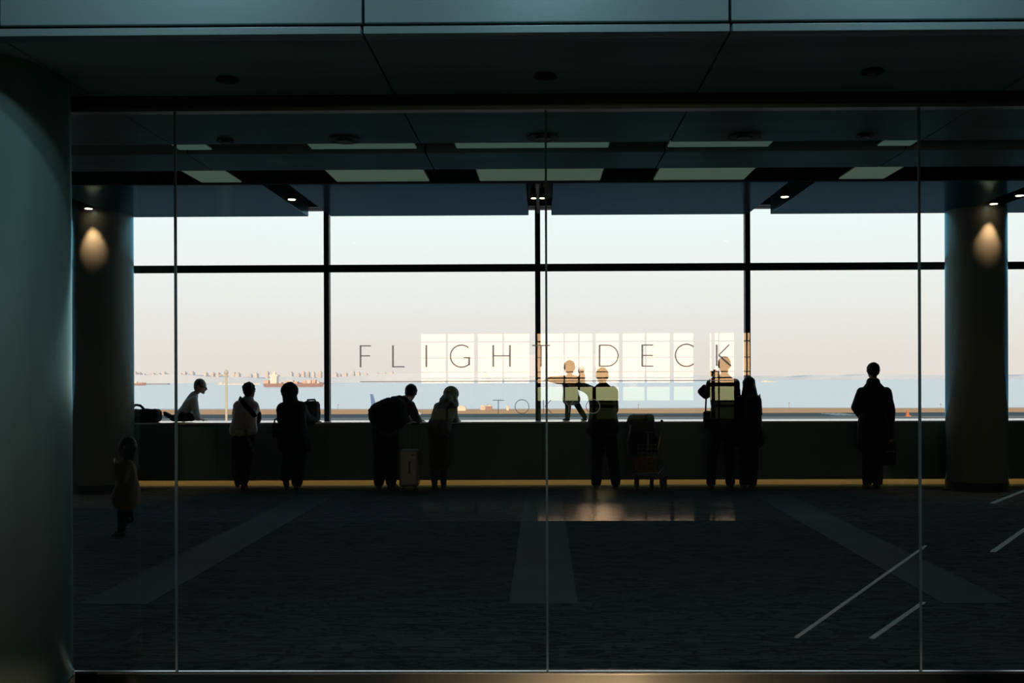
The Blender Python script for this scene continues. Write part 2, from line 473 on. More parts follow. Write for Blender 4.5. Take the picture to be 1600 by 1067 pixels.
# west wall with its window (behind the lens; it is what the partition mirrors)
YB = -8.0
def mz(y): return EYE + (586.0 - y) / (1555.6 / (2 * YG - YB))
def mxx(x): return (x - 848) / (1555.6 / (2 * YG - YB))
wx0, wx1, wz0, wz1 = mxx(655), mxx(1176), mz(655), mz(520)
bm = bmesh.new()
box(bm, -W, wx0, YB - .3, YB, 0, ZTOP); box(bm, wx1, W, YB - .3, YB, 0, ZTOP)
box(bm, wx0, wx1, YB - .3, YB, 0, wz0); box(bm, wx0, wx1, YB - .3, YB, wz1, ZTOP)
struct('wall_back', bm, M_shell)
M_bar = mat('west_frame', (.03, .03, .03), .6)
M_dim = glass('dimming_sheet', (.16, .18, .16), .5)  # unseen sheet added to darken the low band of the mirrored window
dim_sheet = B(wx0, wx1, YB - .25, YB - .24, wz0, mz(628.5))
w11 = struct('window_11', B(wx0, wx1, YB - .2, YB - .12, mz(604.5), mz(598)), M_bar)
struct('window_pane', dim_sheet, M_dim, w11)
struct('window_bar', B(mxx(1149), wx1, YB - .18, YB - .14, wz0, mz(587)), M_bar, w11)
struct('window_pane', B(wx0, mxx(827), YB - .27, YB - .26, mz(638), mz(604)), glass('dimming_sheet_left', (.12, .15, .13), .5), w11)  # another added sheet, dims the mirrored glow at the lower left
for (a, b) in [(534, 532), (558.8, 557.6), (581.5, 580), (591.5, 589.3), (629, 626), (637, 632.5)]:
    struct('window_bar', B(wx0, wx1, YB - .18, YB - .14, mz(a), mz(b)), M_bar, w11)
for (x, w_) in [(697, 3.5), (743, 6), (786, 3), (833.5, 13), (882, 2.5), (905, 3), (929, 5.5), (971, 6), (1010, 3), (1051, 6), (1098, 26), (1116, 5), (1125, 2), (1156, 14), (1169, 1.5)]:
    struct('window_bar', B(mxx(x - w_ / 2), mxx(x + w_ / 2), YB - .18, YB - .14, wz0, wz1), M_bar, w11)
# high cool lamps that wash the fascia, one over each panel
M_tube = mat('cool_tube', (.9, .95, 1), .5, emit=(.62, .88, 1.0), estr=6)
for i, c in enumerate([-1.495, .02, 1.535]):
    o = empty('wall_washer', (c, 3.15, 3.95))
    tag(o, 'slim cool white lamp over the pale fascia', 'wall washer', 'lamps that wash the pale fascia')
    obj('lamp_body', B(c - .16, c + .16, 3.10, 3.20, 3.95, 4.02), M_blade, o)
    obj('tube', B(c - .14, c + .14, 3.12, 3.18, 3.935, 3.949), M_tube, o)
    ld = bpy.data.lights.new('wash', 'AREA'); ld.shape = 'RECTANGLE'; ld.size = .26; ld.size_y = .05; ld.energy = 1.2; ld.color = (.52, .84, 1.0); ld.spread = R(84)
    lo = bpy.data.objects.new('wash_beam', ld); COL.objects.link(lo); lo.parent = o
    lo.location = (0, 0, -.03)
    lo.rotation_euler = Vector((0, .93, -.90)).to_track_quat('-Z', 'Y').to_euler()
# unseen cool fill lights added over the hall to brighten column and fascia
M_panel = mat('fill_panel', (.9, .95, 1), .5, emit=(.70, .92, 1.0), estr=3)
for i, c in enumerate([-5.2, -2.5, .8, 4.0]):
    o = empty('hall_fill', (c, -1.4, 6.9))
    tag(o, 'added square cool fill light high over the hall, unseen behind the camera', 'ceiling light', 'added fill lights high over the hall')
    obj('fill_tray', B(c - .65, c + .65, -2.05, -.75, 6.93, 7.0), M_blade, o)
    obj('diffuser', B(c - .6, c + .6, -2.0, -.8, 6.915, 6.93), M_panel, o)
    ld = bpy.data.lights.new('hall', 'AREA'); ld.shape = 'SQUARE'; ld.size = 1.1; ld.energy = 22; ld.color = (.60, .86, 1.0)
    lo = bpy.data.objects.new('fill_beam', ld); COL.objects.link(lo); lo.parent = o; lo.location = (0, 0, .005)
# glowing strips added on the corridor floor to make pale streaks in the glass
M_fl = mat('streak_glow', (.8, .9, .9), .5, emit=(.75, 1.0, .98), estr=.40)
def vm(px, py):       # floor point whose mirror image in the partition falls on that pixel
    d = 1555.6 * EYE / (py - 586.0)
    p = at(px, py, d)
    return Vector((p.x, 2 * YG - d, 0))
for (p, q, w_, lab) in [((1243, 996), (1446, 853), .012, 'long slim added glowing line on the floor, mirrored low in the glass'),
                  ((1361, 997), (1442, 941), .014, 'short slim added glowing line on the floor, mirrored by the right seam'),
                  ((1550, 863), (1640, 800), .022, 'slim added glowing line on the floor, mirrored at the lower right'),
                  ((1550, 787), (1640, 752), .022, 'slim added glowing line on the floor, mirrored highest at the right edge')]:
    a, b = vm(*p), vm(*q)
    d = (b - a).normalized(); s = Vector((-d.y, d.x, 0)) * w_
    bm = bmesh.new()
    top = [bm.verts.new(v + Vector((0, 0, .006))) for v in (a - s, a + s, b + s, b - s)]
    bm.faces.new(top)
    r_ = bmesh.ops.extrude_face_region(bm, geom=bm.faces[:])
    for v in r_['geom']:
        if isinstance(v, bmesh.types.BMVert): v.co.z -= .008
    tag(obj('streak_strip', bm, M_fl), lab, 'floor light')

# ================================================================== OUTSIDE
GZ = -15.0
def ground(name, y0, y1, m, z=GZ, x0=-1500, x1=1500, wob=0.0, n=160):
    bm = bmesh.new()
    random.seed(len(name))
    rows_ = []
    for i in range(n + 1):
        x = x0 + (x1 - x0) * i / n
        w_ = wob * noise.noise(Vector((x * .008, 3.3, 0)))
        rows_.append([bm.verts.new((x, y0, z)), bm.verts.new((x, y1 + w_, z)), bm.verts.new((x, y1 + w_, z - .6)), bm.verts.new((x, y0, z - .6))])
    for a, b in zip(rows_, rows_[1:]):
        for k in range(4):
            bm.faces.new((a[k], b[k], b[(k + 1) % 4], a[(k + 1) % 4]))
    bm.faces.new(rows_[0]); bm.faces.new(rows_[-1][::-1])
    return struct(name, bm, m)
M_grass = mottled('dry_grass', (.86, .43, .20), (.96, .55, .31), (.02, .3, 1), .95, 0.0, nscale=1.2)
M_asph = mottled('asphalt', (.10, .125, .135), (.17, .19, .19), (.01, .25, 1), .85, 0.0, nscale=1)
M_apron = mottled('apron', (.30, .29, .27), (.42, .37, .32), (.01, .3, 1), .85, 0.0, nscale=1)
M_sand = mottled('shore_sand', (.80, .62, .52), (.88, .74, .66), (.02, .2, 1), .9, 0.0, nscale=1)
ground('ground_apron', 16, 392, M_apron)
ground('ground_runway', 392, 431, M_asph, GZ + .01)
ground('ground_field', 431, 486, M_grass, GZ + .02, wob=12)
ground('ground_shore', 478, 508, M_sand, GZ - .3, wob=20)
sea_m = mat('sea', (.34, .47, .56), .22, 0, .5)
t = sea_m.node_tree
co = N('ShaderNodeTexCoord', t); mp = N('ShaderNodeMapping', t); mp.inputs['Scale'].default_value = (.004, .02, 1)
nz = N('ShaderNodeTexNoise', t); nz.inputs['Scale'].default_value = 1.2; nz.inputs['Detail'].default_value = 6
t.links.new(co.outputs['Object'], mp.inputs[0]); t.links.new(mp.outputs[0], nz.inputs['Vector'])
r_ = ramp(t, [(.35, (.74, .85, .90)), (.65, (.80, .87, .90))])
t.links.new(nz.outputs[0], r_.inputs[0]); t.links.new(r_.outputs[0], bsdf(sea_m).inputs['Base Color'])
nz2 = N('ShaderNodeTexNoise', t); nz2.inputs['Scale'].default_value = .25; nz2.inputs['Detail'].default_value = 5
t.links.new(co.outputs['Object'], nz2.inputs['Vector'])
bp = N('ShaderNodeBump', t); bp.inputs['Strength'].default_value = .3; bp.inputs['Distance'].default_value = .2
t.links.new(nz2.outputs[0], bp.inputs['Height']); t.links.new(bp.outputs[0], bsdf(sea_m).inputs['Normal'])
bm = B(-6000, 6000, 500, 9000, GZ - 3, GZ - .9)
struct('sea', bm, sea_m)
# white runway edge markings beyond the man at the right
M_white = mat('road_paint', (.75, .75, .75), .7)
for k in range(4):
    a = at(1282 + k * 9, 646.5, 425); b = at(1312 + k * 9, 651.5, 401)
    s = .55
    bm = bmesh.new()
    f = [bm.verts.new((a.x - s, a.y, GZ + .06)), bm.verts.new((a.x + s, a.y, GZ + .06)), bm.verts.new((b.x + s, b.y, GZ + .06)), bm.verts.new((b.x - s, b.y, GZ + .06))]
    bm.faces.new(f)
    struct('ground_marking', bm, M_white)
# dark taxiway line in the apron
struct('ground_marking', B(-600, 600, 378, 381, GZ - .1, GZ + .04), M_asph)

# far coast and city across the bay, distance haze put into their pale colours
M_coast = mottled('far_coast_haze', (.82, .83, .85), (.86, .87, .88), (.002, .002, .02), .95, .1, nscale=1)
def coast(x0, x1, y, h, n, seed, name):
    bm = bmesh.new(); rs = []
    for i in range(n + 1):
        x = x0 + (x1 - x0) * i / n
        hh = h * (.55 + .6 * noise.noise(Vector((x * .0016, seed, 0))) + .18 * noise.noise(Vector((x * .011, seed, 2))))
        if i in (0, n): hh = .2
        rs.append([bm.verts.new((x, y, GZ - 1)), bm.verts.new((x, y + 30, GZ - 1 + max(hh, 1))), bm.verts.new((x, y + 260, GZ - 1 + max(hh * .9, 1))), bm.verts.new((x, y + 300, GZ - 1))])
    for a, b in zip(rs, rs[1:]):
        for k in range(4): bm.faces.new((a[k], b[k], b[(k + 1) % 4], a[(k + 1) % 4]))
    bm.faces.new(rs[0]); bm.faces.new(rs[-1][::-1])
    return struct(name, bm, M_coast)
YCO = 2500
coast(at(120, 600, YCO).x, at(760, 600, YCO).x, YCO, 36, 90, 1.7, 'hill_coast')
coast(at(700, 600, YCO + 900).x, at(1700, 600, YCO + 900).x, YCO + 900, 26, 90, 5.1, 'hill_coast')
M_city = [mat('city_haze_pale', (.76, .69, .66), .8), mat('city_haze_rose', (.76, .65, .61), .8), mat('city_haze_grey', (.70, .68, .68), .8)]
random.seed(8)
def far_building(px, w_, h, y, lab, m):
    p = at(px, 598, y)
    o = empty('far_building', (p.x, y, GZ))
    tag(o, lab, 'building', 'pale far buildings along the hazy coast')
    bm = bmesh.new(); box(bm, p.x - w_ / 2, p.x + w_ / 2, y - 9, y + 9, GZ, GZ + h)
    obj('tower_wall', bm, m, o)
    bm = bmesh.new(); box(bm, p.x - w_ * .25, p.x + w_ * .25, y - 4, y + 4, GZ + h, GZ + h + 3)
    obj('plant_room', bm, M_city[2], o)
lots = [(px, random.uniform(6, 10), random.uniform(20, 28)) for px in [212, 219, 226, 234, 240, 249, 257, 262, 283, 289, 294, 301, 322, 333, 341, 366, 372, 392, 400, 418, 455, 466, 474, 482, 490, 500, 524, 531, 540, 552, 560, 572, 590, 601, 612, 627]]
for i, (px, w_, h) in enumerate(lots):
    zone = 'seen left of the first glass seam' if px < 275 else ('beyond the boy and the mast' if px < 400 else ('above the container ship' if px < 515 else 'under the word FLIGHT'))
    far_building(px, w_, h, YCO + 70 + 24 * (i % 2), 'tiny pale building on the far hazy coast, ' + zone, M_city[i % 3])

# ships
M_hull = mat('hull_rust', (.42, .27, .25), .6); M_wht = mat('ship_white', (.86, .80, .70), .5); M_cargo = mat('cargo_orange', (.78, .52, .42), .6)
M_cargo2 = mat('cargo_pale', (.80, .68, .60), .6)
def P2(px, py, y):
    p = at(px, py, y); return p.x, p.z
def hull_mesh(x0, x1, y, w_, z0, z1, bow=.12):
    bm = bmesh.new(); L = x1 - x0
    prof = [(0, .55), (.04, .9), (.15, 1), (.8, 1), (.93, .6), (1, .04)]
    top, bot = [], []
    for s_, q in prof:
        x = x0 + L * s_; sh = (z1 - z0) * (.25 if s_ > .9 else 0)
        top.append((x, q * w_ / 2, z1 + sh)); bot.append((x0 + L * (.02 + s_ * .95), q * w_ / 2 * .8, z0))
    def ring(lst): return [bm.verts.new((x, y - q, z)) for x, q, z in lst] + [bm.verts.new((x, y + q, z)) for x, q, z in reversed(lst)]
    a, b = ring(top), ring(bot)
    bm.faces.new(a); bm.faces.new(b[::-1])
    for k in range(len(a)): bm.faces.new((a[k], a[(k + 1) % len(a)], b[(k + 1) % len(a)], b[k]))
    return bm
sy_ = 1650
x0, zt = P2(412, 597.5, sy_); x1, zb = P2(507, 603, sy_)
s1 = empty('cargo_ship', ((x0 + x1) / 2, sy_, GZ))
tag(s1, 'container ship with white bridge tower on the bay, above the two backs', 'ship')
zd = GZ + 4.5
obj('hull', hull_mesh(x0, x1, sy_, 16, GZ - 1.4, zd), M_hull, s1)
u = (x1 - x0) / 95
def bxs(bm, a, b, y0, y1, z0, z1): box(bm, x0 + (a - 412) * u, x0 + (b - 412) * u, sy_ + y0, sy_ + y1, z0, z1)
bm = bmesh.new(); bxs(bm, 423.5, 434, -7, 7, zd, zd + 15); bxs(bm, 422, 436, -8, 8, zd + 12, zd + 14); bxs(bm, 427, 431, -3, 3, zd + 15, zd + 19)
obj('bridge_tower', bm, M_wht, s1)
bm = bmesh.new(); rod(bm, (x0 + 16 * u, sy_, zd + 18), (x0 + 16 * u, sy_, zd + 24), .35); rod(bm, (x0 + 14 * u, sy_, zd + 21), (x0 + 18 * u, sy_, zd + 21), .25)
obj('radar_mast', bm, M_wht, s1)
for a, b, h, mm in [(413, 421, 5.5, M_cargo), (437, 441, 2, M_cargo2), (446, 452, 4, M_cargo), (452.5, 459, 5.5, M_cargo2), (460, 466, 3, M_cargo), (473, 480, 5, M_cargo), (480.5, 487, 6, M_cargo2), (488, 494, 6, M_cargo), (496, 500, 3, M_cargo2)]:
    bm = bmesh.new(); bxs(bm, a, b, -6, 6, zd, zd + h); obj('container_stack', bm, mm, s1)
bm = bmesh.new(); rod(bm, (x0 + 84 * u, sy_, zd), (x0 + 84 * u, sy_, zd + 11), .3); obj('bow_mast', bm, M_cargo2, s1)
sy2 = 2000
x0, _ = P2(196, 600, sy2); x1, _ = P2(229, 600, sy2)
s2 = empty('small_ship', ((x0 + x1) / 2, sy2, GZ)); tag(s2, 'small reddish ship on the bay beside the left dark column', 'ship')
obj('hull', hull_mesh(x0, x1, sy2, 10, GZ - 1.4, GZ + 3.5), M_hull, s2)
obj('deckhouse', B(x0 + 14, x0 + 24, sy2 - 3, sy2 + 3, GZ + 3.5, GZ + 7.5), M_wht, s2)
obj('deck_cargo', B(x0 + 27, x0 + 35, sy2 - 3, sy2 + 3, GZ + 3.5, GZ + 5.5), M_cargo, s2)
x0, _ = P2(340, 600, 2100); x1, _ = P2(408, 600, 2100)
s3 = empty('barge', ((x0 + x1) / 2, 2100, GZ)); tag(s3, 'long low white barge on the bay, passing behind the mast', 'barge')
obj('hull', hull_mesh(x0, x1, 2100, 12, GZ - 1.4, GZ + 1.6), M_wht, s3)
obj('deckhouse', B(x0 + 4, x0 + 11, 2096, 2104, GZ + 1.6, GZ + 4), M_wht, s3)
struct('ground_breakwater', B(at(229, 600, 2200).x, at(262, 600, 2200).x, 2200, 2212, GZ - 3, GZ + 1.5), mat('breakwater', (.33, .35, .40), .9))
x0, _ = P2(1188, 600, 2300); x1, _ = P2(1212, 600, 2300)
s4 = empty('far_boat', ((x0 + x1) / 2, 2300, GZ)); tag(s4, 'tiny pale boat on the far water right of the long haired person', 'boat')
obj('hull', hull_mesh(x0, x1, 2300, 8, GZ - 1.4, GZ + 1.2), M_wht, s4)
obj('deckhouse', B(x0 + 8, x0 + 14, 2297, 2303, GZ + 1.2, GZ + 3), M_wht, s4)

# camera mast outside
p = at(353.5, 578, 95)
mst = empty('mast', (p.x, 95, GZ)); tag(mst, 'pale mast with round head and side arm standing on the apron', 'mast')
M_mast = mat('mast_paint', (.66, .60, .50), .5)
bm = bmesh.new(); rod(bm, (p.x, 95, GZ), (p.x, 95, p.z - .4), .14, 16, .095); obj('pole', bm, M_mast, mst)
bm = bmesh.new(); bmesh.ops.create_uvsphere(bm, u_segments=24, v_segments=14, radius=.2)
for v in bm.verts: v.co = Vector((v.co.x, v.co.y, v.co.z * 1.3)) + Vector((p.x, 95, p.z - .22))
obj('dome', bm, mat('dome_glass', (.62, .60, .55), .3), mst, True)
bm = bmesh.new(); rod(bm, (p.x, 95, p.z - .55), (p.x - .62, 95, p.z - .5), .035); box(bm, p.x - .78, p.x - .42, 94.9, 95.1, p.z - .58, p.z - .44)
obj('side_arm', bm, M_mast, mst)
bm = bmesh.new(); rod(bm, (p.x, 95, p.z - .62), (p.x, 95, p.z - .5), .19, 20); obj('collar', bm, M_mast, mst)

# blue tailed aircraft on the apron
ya = 372
u = ya / 1555.6
xt = at(588, 636, ya).x
ac = empty('aircraft', (xt + 9, ya, GZ)); tag(ac, 'parked aircraft, its blue tail fin above the large backpack', 'aircraft')
M_fin = mat('fin_blue', (.07, .22, .50), .4); M_fus = mat('fuselage_white', (.75, .76, .78), .4)
zf = GZ + 2.6
bm = bmesh.new()
tube(bm, [(xt - 1.2, ya, zf + .7), (xt + .6, ya, zf + .5), (xt + 3, ya, zf + .15), (xt + 6, ya, zf), (xt + 13, ya, zf), (xt + 15.5, ya, zf - .1), (xt + 16.8, ya, zf - .35)], [.15, .5, 1.0, 1.25, 1.25, .9, .15], 20)
obj('fuselage', bm, M_fus, ac, True)
def slab(pts, y0, y1):
    bm = bmesh.new(); a = [bm.verts.new((x, y0, z)) for x, z in pts]; b = [bm.verts.new((x, y1, z)) for x, z in pts]
    bm.faces.new(a); bm.faces.new(b[::-1])
    for k in range(len(a)): bm.faces.new((a[k], b[k], b[(k + 1) % len(a)], a[(k + 1) % len(a)]))
    return bm
zz = at(580, 615.2, ya).z
xa = at(578.3, 615, ya).x; xb = at(583, 616, ya).x; xc = at(590.5, 632, ya).x; xd = at(581.3, 632, ya).x
obj('tail_fin', slab([(xa, zz), (xb, zz - .25), (xc, zf + .6), (xd, zf + .6)], ya - .15, ya + .15), M_fin, ac)
for sgn in (-1, 1):
    bm = bmesh.new()
    f = [(xt + 7, ya + sgn * .8), (xt + 10, ya + sgn * .8), (xt + 6.5, ya + sgn * 9), (xt + 5.5, ya + sgn * 9)]
    a = [bm.verts.new((x, y, zf - .3)) for x, y in f]; b = [bm.verts.new((x, y, zf - .55)) for x, y in f]
    bm.faces.new(a); bm.faces.new(b[::-1])
    for k in range(4): bm.faces.new((a[k], b[k], b[(k + 1) % 4], a[(k + 1) % 4]))
    obj('wing', bm, M_fus, ac)
    bm = bmesh.new(); rod(bm, (xt + 8.5, ya + sgn * 1.6, GZ + .5), (xt + 8.5, ya + sgn * 1.6, zf - .4), .1); bmesh.ops.create_cone(bm, cap_ends=True, segments=18, radius1=.45, radius2=.45, depth=.3, matrix=Matrix.Translation((xt + 8.5, ya + sgn * 1.6, GZ + .46)) @ Matrix.Rotation(R(90), 4, 'X'))
    obj('landing_gear', bm, mat('tyre', (.03, .03, .03), .8), ac)

# small things on the far field
def shed(px0, px1, h, y, m, lab, cat='hut', name='field_hut'):
    a, b = at(px0, 640, y).x, at(px1, 640, y).x
    o = empty(name, ((a + b) / 2, y, GZ)); tag(o, lab, cat)
    obj('hut_wall', B(a, b, y - 2, y + 2, GZ, GZ + h), m, o)
    obj('roof', slab([(a - .2, GZ + h), (b + .2, GZ + h), ((a + b) / 2, GZ + h + .7)], y - 2.2, y + 2.2), M_wht, o)
shed(716, 728, 1.8, 470, M_wht, 'low white hut on the far field right of the hooded woman')
shed(751, 759, 1.8, 480, M_cargo2, 'low cream hut on the far field before the word TOKYO')
shed(760, 769, 1.9, 478, M_hull, 'low red hut on the far field touching the cream hut')
shed(791.5, 795, 1.7, 475, M_wht, 'tiny white hut on the far field under the T of TOKYO')
for px, y0, lab in [(997.5, 632, 'thin pole at the shore above the luggage trolley'), (1233, 629, 'thin pole at the shore left of the man alone'), (1470, 631, 'thin pole at the shore beside the right dark column'), (762, 632, 'thin pole at the shore above the red hut'), (528, 632, 'thin pole at the shore right of the left mullion')]:
    p = at(px, y0, 486)
    bm = bmesh.new(); rod(bm, (p.x, 486, GZ), (p.x, 486, p.z), .13, 8, .08); box(bm, p.x - .4, p.x + .4, 485.8, 486.2, p.z - .3, p.z)
    tag(obj('shore_pole', bm, M_hull), lab, 'pole')
p = at(1418, 651, 392)
bm = bmesh.new(); bmesh.ops.create_cone(bm, cap_ends=True, segments=16, radius1=.8, radius2=.25, depth=2.4, matrix=Matrix.Translation((p.x, 392, GZ + 1.2)))
box(bm, p.x - 1, p.x + 1, 391, 393, GZ, GZ + .3)
tag(obj('marker_cone', bm, mat('cone_orange', (.75, .22, .08), .6)), 'orange marker on the runway edge right of the man alone', 'marker')

# west side, seen mirrored in the glass: a pale field outside the opposite window
M_wfield = mottled('west_field', (.62, .78, .20), (.80, .92, .30), (.05, .05, 1), .9, .1, nscale=1)
struct('ground_west', B(-300, 300, -240, -14, GZ - .3, GZ), M_wfield)

# ================================================================== LETTERING on the partition
M_let = bpy.data.materials.new('etched_film'); M_let.use_nodes = True
b_ = bsdf(M_let); b_.inputs['Base Color'].default_value = (.58, .48, .44, 1); b_.inputs['Roughness'].default_value = .5
b_.inputs['Alpha'].default_value = .60
YL = YG - .0072
def stroke(bm, pts, w_, closed=False):
    P = [at(x, y, YL) for x, y in pts]
    n = len(P); L, Rr = [], []
    for i in range(n):
        if closed: a, b = P[(i - 1) % n], P[(i + 1) % n]
        else: a, b = P[max(i - 1, 0)], P[min(i + 1, n - 1)]
        d = (b - a).normalized(); nn = Vector((-d.z, 0, d.x))
        s = 1.0
        if 0 < i < n - 1 and not closed:
            d1 = (P[i] - P[i - 1]).normalized(); c_ = max(.5, d1.dot(d)); s = 1 / c_
        L.append(P[i] + nn * w_ / 2 * s); Rr.append(P[i] - nn * w_ / 2 * s)
    rg = []
    for l, r in zip(L, Rr):
        rg.append([bm.verts.new(l), bm.verts.new(r), bm.verts.new(r + Vector((0, -.0012, 0))), bm.verts.new(l + Vector((0, -.0012, 0)))])
    m_ = n if closed else n - 1
    for i in range(m_):
        a, b = rg[i], rg[(i + 1) % n]
        for k in range(4): bm.faces.new((a[k], b[k], b[(k + 1) % 4], a[(k + 1) % 4]))
    if not closed:
        bm.faces.new(rg[0]); bm.faces.new(rg[-1][::-1])
def arc(cx, cy_, r, a0, a1, n=28, ry=None):
    return [(cx + r * math.cos(R(a0 + (a1 - a0) * i / n)), cy_ - (ry or r) * math.sin(R(a0 + (a1 - a0) * i / n))) for i in range(n + 1)]
WS, WT = .0092, .0062
letters = {
 'F': [([(563.4, 539.6), (563.4, 573.8)], WS), ([(562.5, 540.4), (579.6, 540.4)], WT), ([(563.4, 555.9), (578.2, 555.9)], WT)],
 'L': [([(614, 539.4), (614, 573.6)], WS), ([(613, 573), (632, 573)], WT)],
 'I': [([(666.1, 539.2), (666.1, 573.4)], WS)],
 'G': [(arc(721, 556.4, 17.2, 50, 318), WT * 1.1), ([(724.5, 558.8), (733, 558.8)], WT), ([(733, 558.3), (733, 570.6)], WS)],
 'H': [([(770.7, 539), (770.7, 573)], WS), ([(796.8, 539), (796.8, 573)], WS), ([(770.7, 555.8), (796.8, 555.8)], WT)],
 'T': [([(831.5, 539.7), (859.3, 539.7)], WT), ([(845.4, 539.7), (845.4, 572.8)], WS * .85)],
 'D': [([(936.8, 538.9), (936.8, 572.6)], WS), ([(936.8, 539.3)] + arc(949.3, 555.6, 16.4, 90, -90, 24, 16.3) + [(936.8, 572)], WT)],
 'E': [([(1003.6, 538.8), (1003.6, 572.4)], WS), ([(1002.8, 539.1), (1020.6, 539.1)], WT), ([(1003.6, 555.3), (1020, 555.3)], WT), ([(1002.8, 572), (1021, 572)], WT)],
 'C': [(arc(1072.6, 555.1, 17.3, 50, 310), WT * 1.15)],
 'K': [([(1119.8, 538.2), (1119.8, 571.8)], WS), ([(1139.6, 538.2), (1123, 554.8)], WT), ([(1123, 554.8), (1142.3, 571.8)], WT * 1.3)],
}
sg = empty('sign', at(853, 574, YL)); tag(sg, 'FLIGHT DECK in large thin brownish capitals over a long line on the glass', 'sign')
for ch in 'FLIGHTDECK':
    bm = bmesh.new()
    for pts, w_ in letters[ch]: stroke(bm, pts, w_)
    obj('letter', bm, M_let, sg)
bm = bmesh.new(); stroke(bm, [(562.5, 596.4), (1153, 594.2)], .0042); obj('underline', bm, M_let, sg)
sg2 = empty('sign', at(853, 645, YL)); tag(sg2, 'TOKYO in smaller thin grey capitals low on the glass', 'sign')
small = [[([(769.6, 625.3), (787.6, 625.3)], .0036), ([(778.6, 625.3), (778.6, 645.4)], .004)],
         [(arc(815.6, 635.2, 10.8, 0, 360 - 11, 32), .004)],
         [([(849.1, 624.6), (849.1, 645.2)], .004), ([(861, 624.8), (851.5, 635)], .0036), ([(851.5, 635), (862, 645.2)], .004)],
         [([(881, 624.4), (889, 635.2)], .0036), ([(897.3, 624.4), (889, 635.2)], .0036), ([(889, 635.2), (889, 645)], .004)],
         [(arc(926.6, 634.8, 10.8, 0, 360 - 11, 32), .004)]]
for L_ in small:
    bm = bmesh.new()
    for pts, w_ in L_: stroke(bm, pts, w_, closed=len(pts) > 30)
    obj('letter', bm, M_let, sg2)
#@@PART3

# ================================================================== FIGURES AND BAGS
_ico = bmesh.new(); bmesh.ops.create_icosphere(_ico, subdivisions=2, radius=1.0)
ICO = [v.co.copy() for v in _ico.verts]; _ico.free()
class Blob:
    """rounded hulls that are fused into one closed skin"""
    def __init__(s): s.bm = bmesh.new()
    def hull(s, *sph):
        b = bmesh.new()
        for c, r in sph:
            c = Vector(c)
            for u in ICO: b.verts.new(c + (Vector((u.x * r[0], u.y * r[1], u.z * r[2])) if isinstance(r, tuple) else u * r))
        res = bmesh.ops.convex_hull(b, input=b.verts[:], use_existing_faces=False)
        junk = list({g for g in res['geom_interior'] + res['geom_unused'] if isinstance(g, bmesh.types.BMVert)})
        if junk: bmesh.ops.delete(b, geom=junk, context='VERTS')
        me = bpy.data.meshes.new('t'); b.to_mesh(me); b.free(); s.bm.from_mesh(me); bpy.data.meshes.remove(me)
        return s
    def limb(s, pts, rad):
        for i in range(len(pts) - 1): s.hull((pts[i], rad[i]), (pts[i + 1], rad[i + 1]))
        return s
    def egg(s, c, rx, ry, rz, ax=None):
        q = bmesh.ops.create_icosphere(s.bm, subdivisions=3, radius=1.0)
        m = ax or Matrix.Identity(3)
        for v in q['verts']: v.co = m @ Vector((v.co.x * rx, v.co.y * ry, v.co.z * rz)) + Vector(c)
        return s
    def done(s, name, m, parent=None, vox=.009, sm=4, fold=0.0, fs=9.0):
        me = bpy.data.meshes.new(name); s.bm.to_mesh(me); s.bm.free()
        o = bpy.data.objects.new(name, me); COL.objects.link(o)
        md = o.modifiers.new('r', 'REMESH'); md.mode = 'VOXEL'; md.voxel_size = vox
        if sm:
            ms = o.modifiers.new('s', 'SMOOTH'); ms.factor = .5; ms.iterations = sm
        dg = C.evaluated_depsgraph_get()
        me2 = bpy.data.meshes.new_from_object(o.evaluated_get(dg))
        o.modifiers.clear(); o.data = me2; bpy.data.meshes.remove(me)
        me2.name = name
        if fold:
            me2.update()
            off = Vector((len(name) * 1.7, (parent.location.x if parent else 0) * 3.1, 0))
            new = []
            for co_, nv in [(v.co.copy(), v.normal.copy()) for v in me2.vertices]:
                q = co_ * fs + off
                f = abs(noise.noise(Vector((q.x, q.y, q.z * .55)))) + .4 * abs(noise.noise(q * 2.3))
                new.extend(co_ + nv * (f - .3) * fold * 2)
            me2.vertices.foreach_set('co', new); me2.update()
        for p in me2.polygons: p.use_smooth = True
        me2.materials.clear(); me2.materials.append(m)
        if parent is not None:
            o.parent = parent; o.matrix_parent_inverse = parent.matrix_basis.inverted()
        return o

def cloth(name, c, rough=.9):
    c2 = tuple(min(1, x * 1.25 + .002) for x in c)
    return mottled(name, c, c2, rough=rough, spec=.15, nscale=14, bump=.15)
SKIN = mottled('skin', (.42, .25, .18), (.46, .28, .20), rough=.55, nscale=6)
HAIRB = mottled('hair_black', (.010, .010, .010), (.02, .018, .016), (30, 30, 2), rough=.6, spec=.15, nscale=3)
HAIRL = mottled('hair_light', (.10, .085, .06), (.15, .13, .10), (30, 30, 2), rough=.5, nscale=3)
BLACK = cloth('cloth_black', (.010, .011, .011)); NAVY = cloth('cloth_navy', (.014, .018, .022)); SHOE = mat('shoe_dark', (.012, .012, .012), .5)
CHAR = cloth('cloth_charcoal', (.022, .025, .024)); WHITE = cloth('cloth_white', (.52, .50, .47)); GREYL = cloth('cloth_greylight', (.30, .32, .31))
BLUEL = cloth('cloth_pale_blue', (.34, .42, .44)); BEIGE = cloth('cloth_beige', (.20, .13, .085)); GREY = cloth('cloth_grey', (.13, .15, .14)); OLIVE = cloth('cloth_olive', (.035, .045, .032))
GREYD = cloth('cloth_greydark', (.10, .11, .10)); BROWN = cloth('cloth_brown', (.05, .03, .02)); SOLE = mat('shoe_sole', (.35, .33, .30), .6)

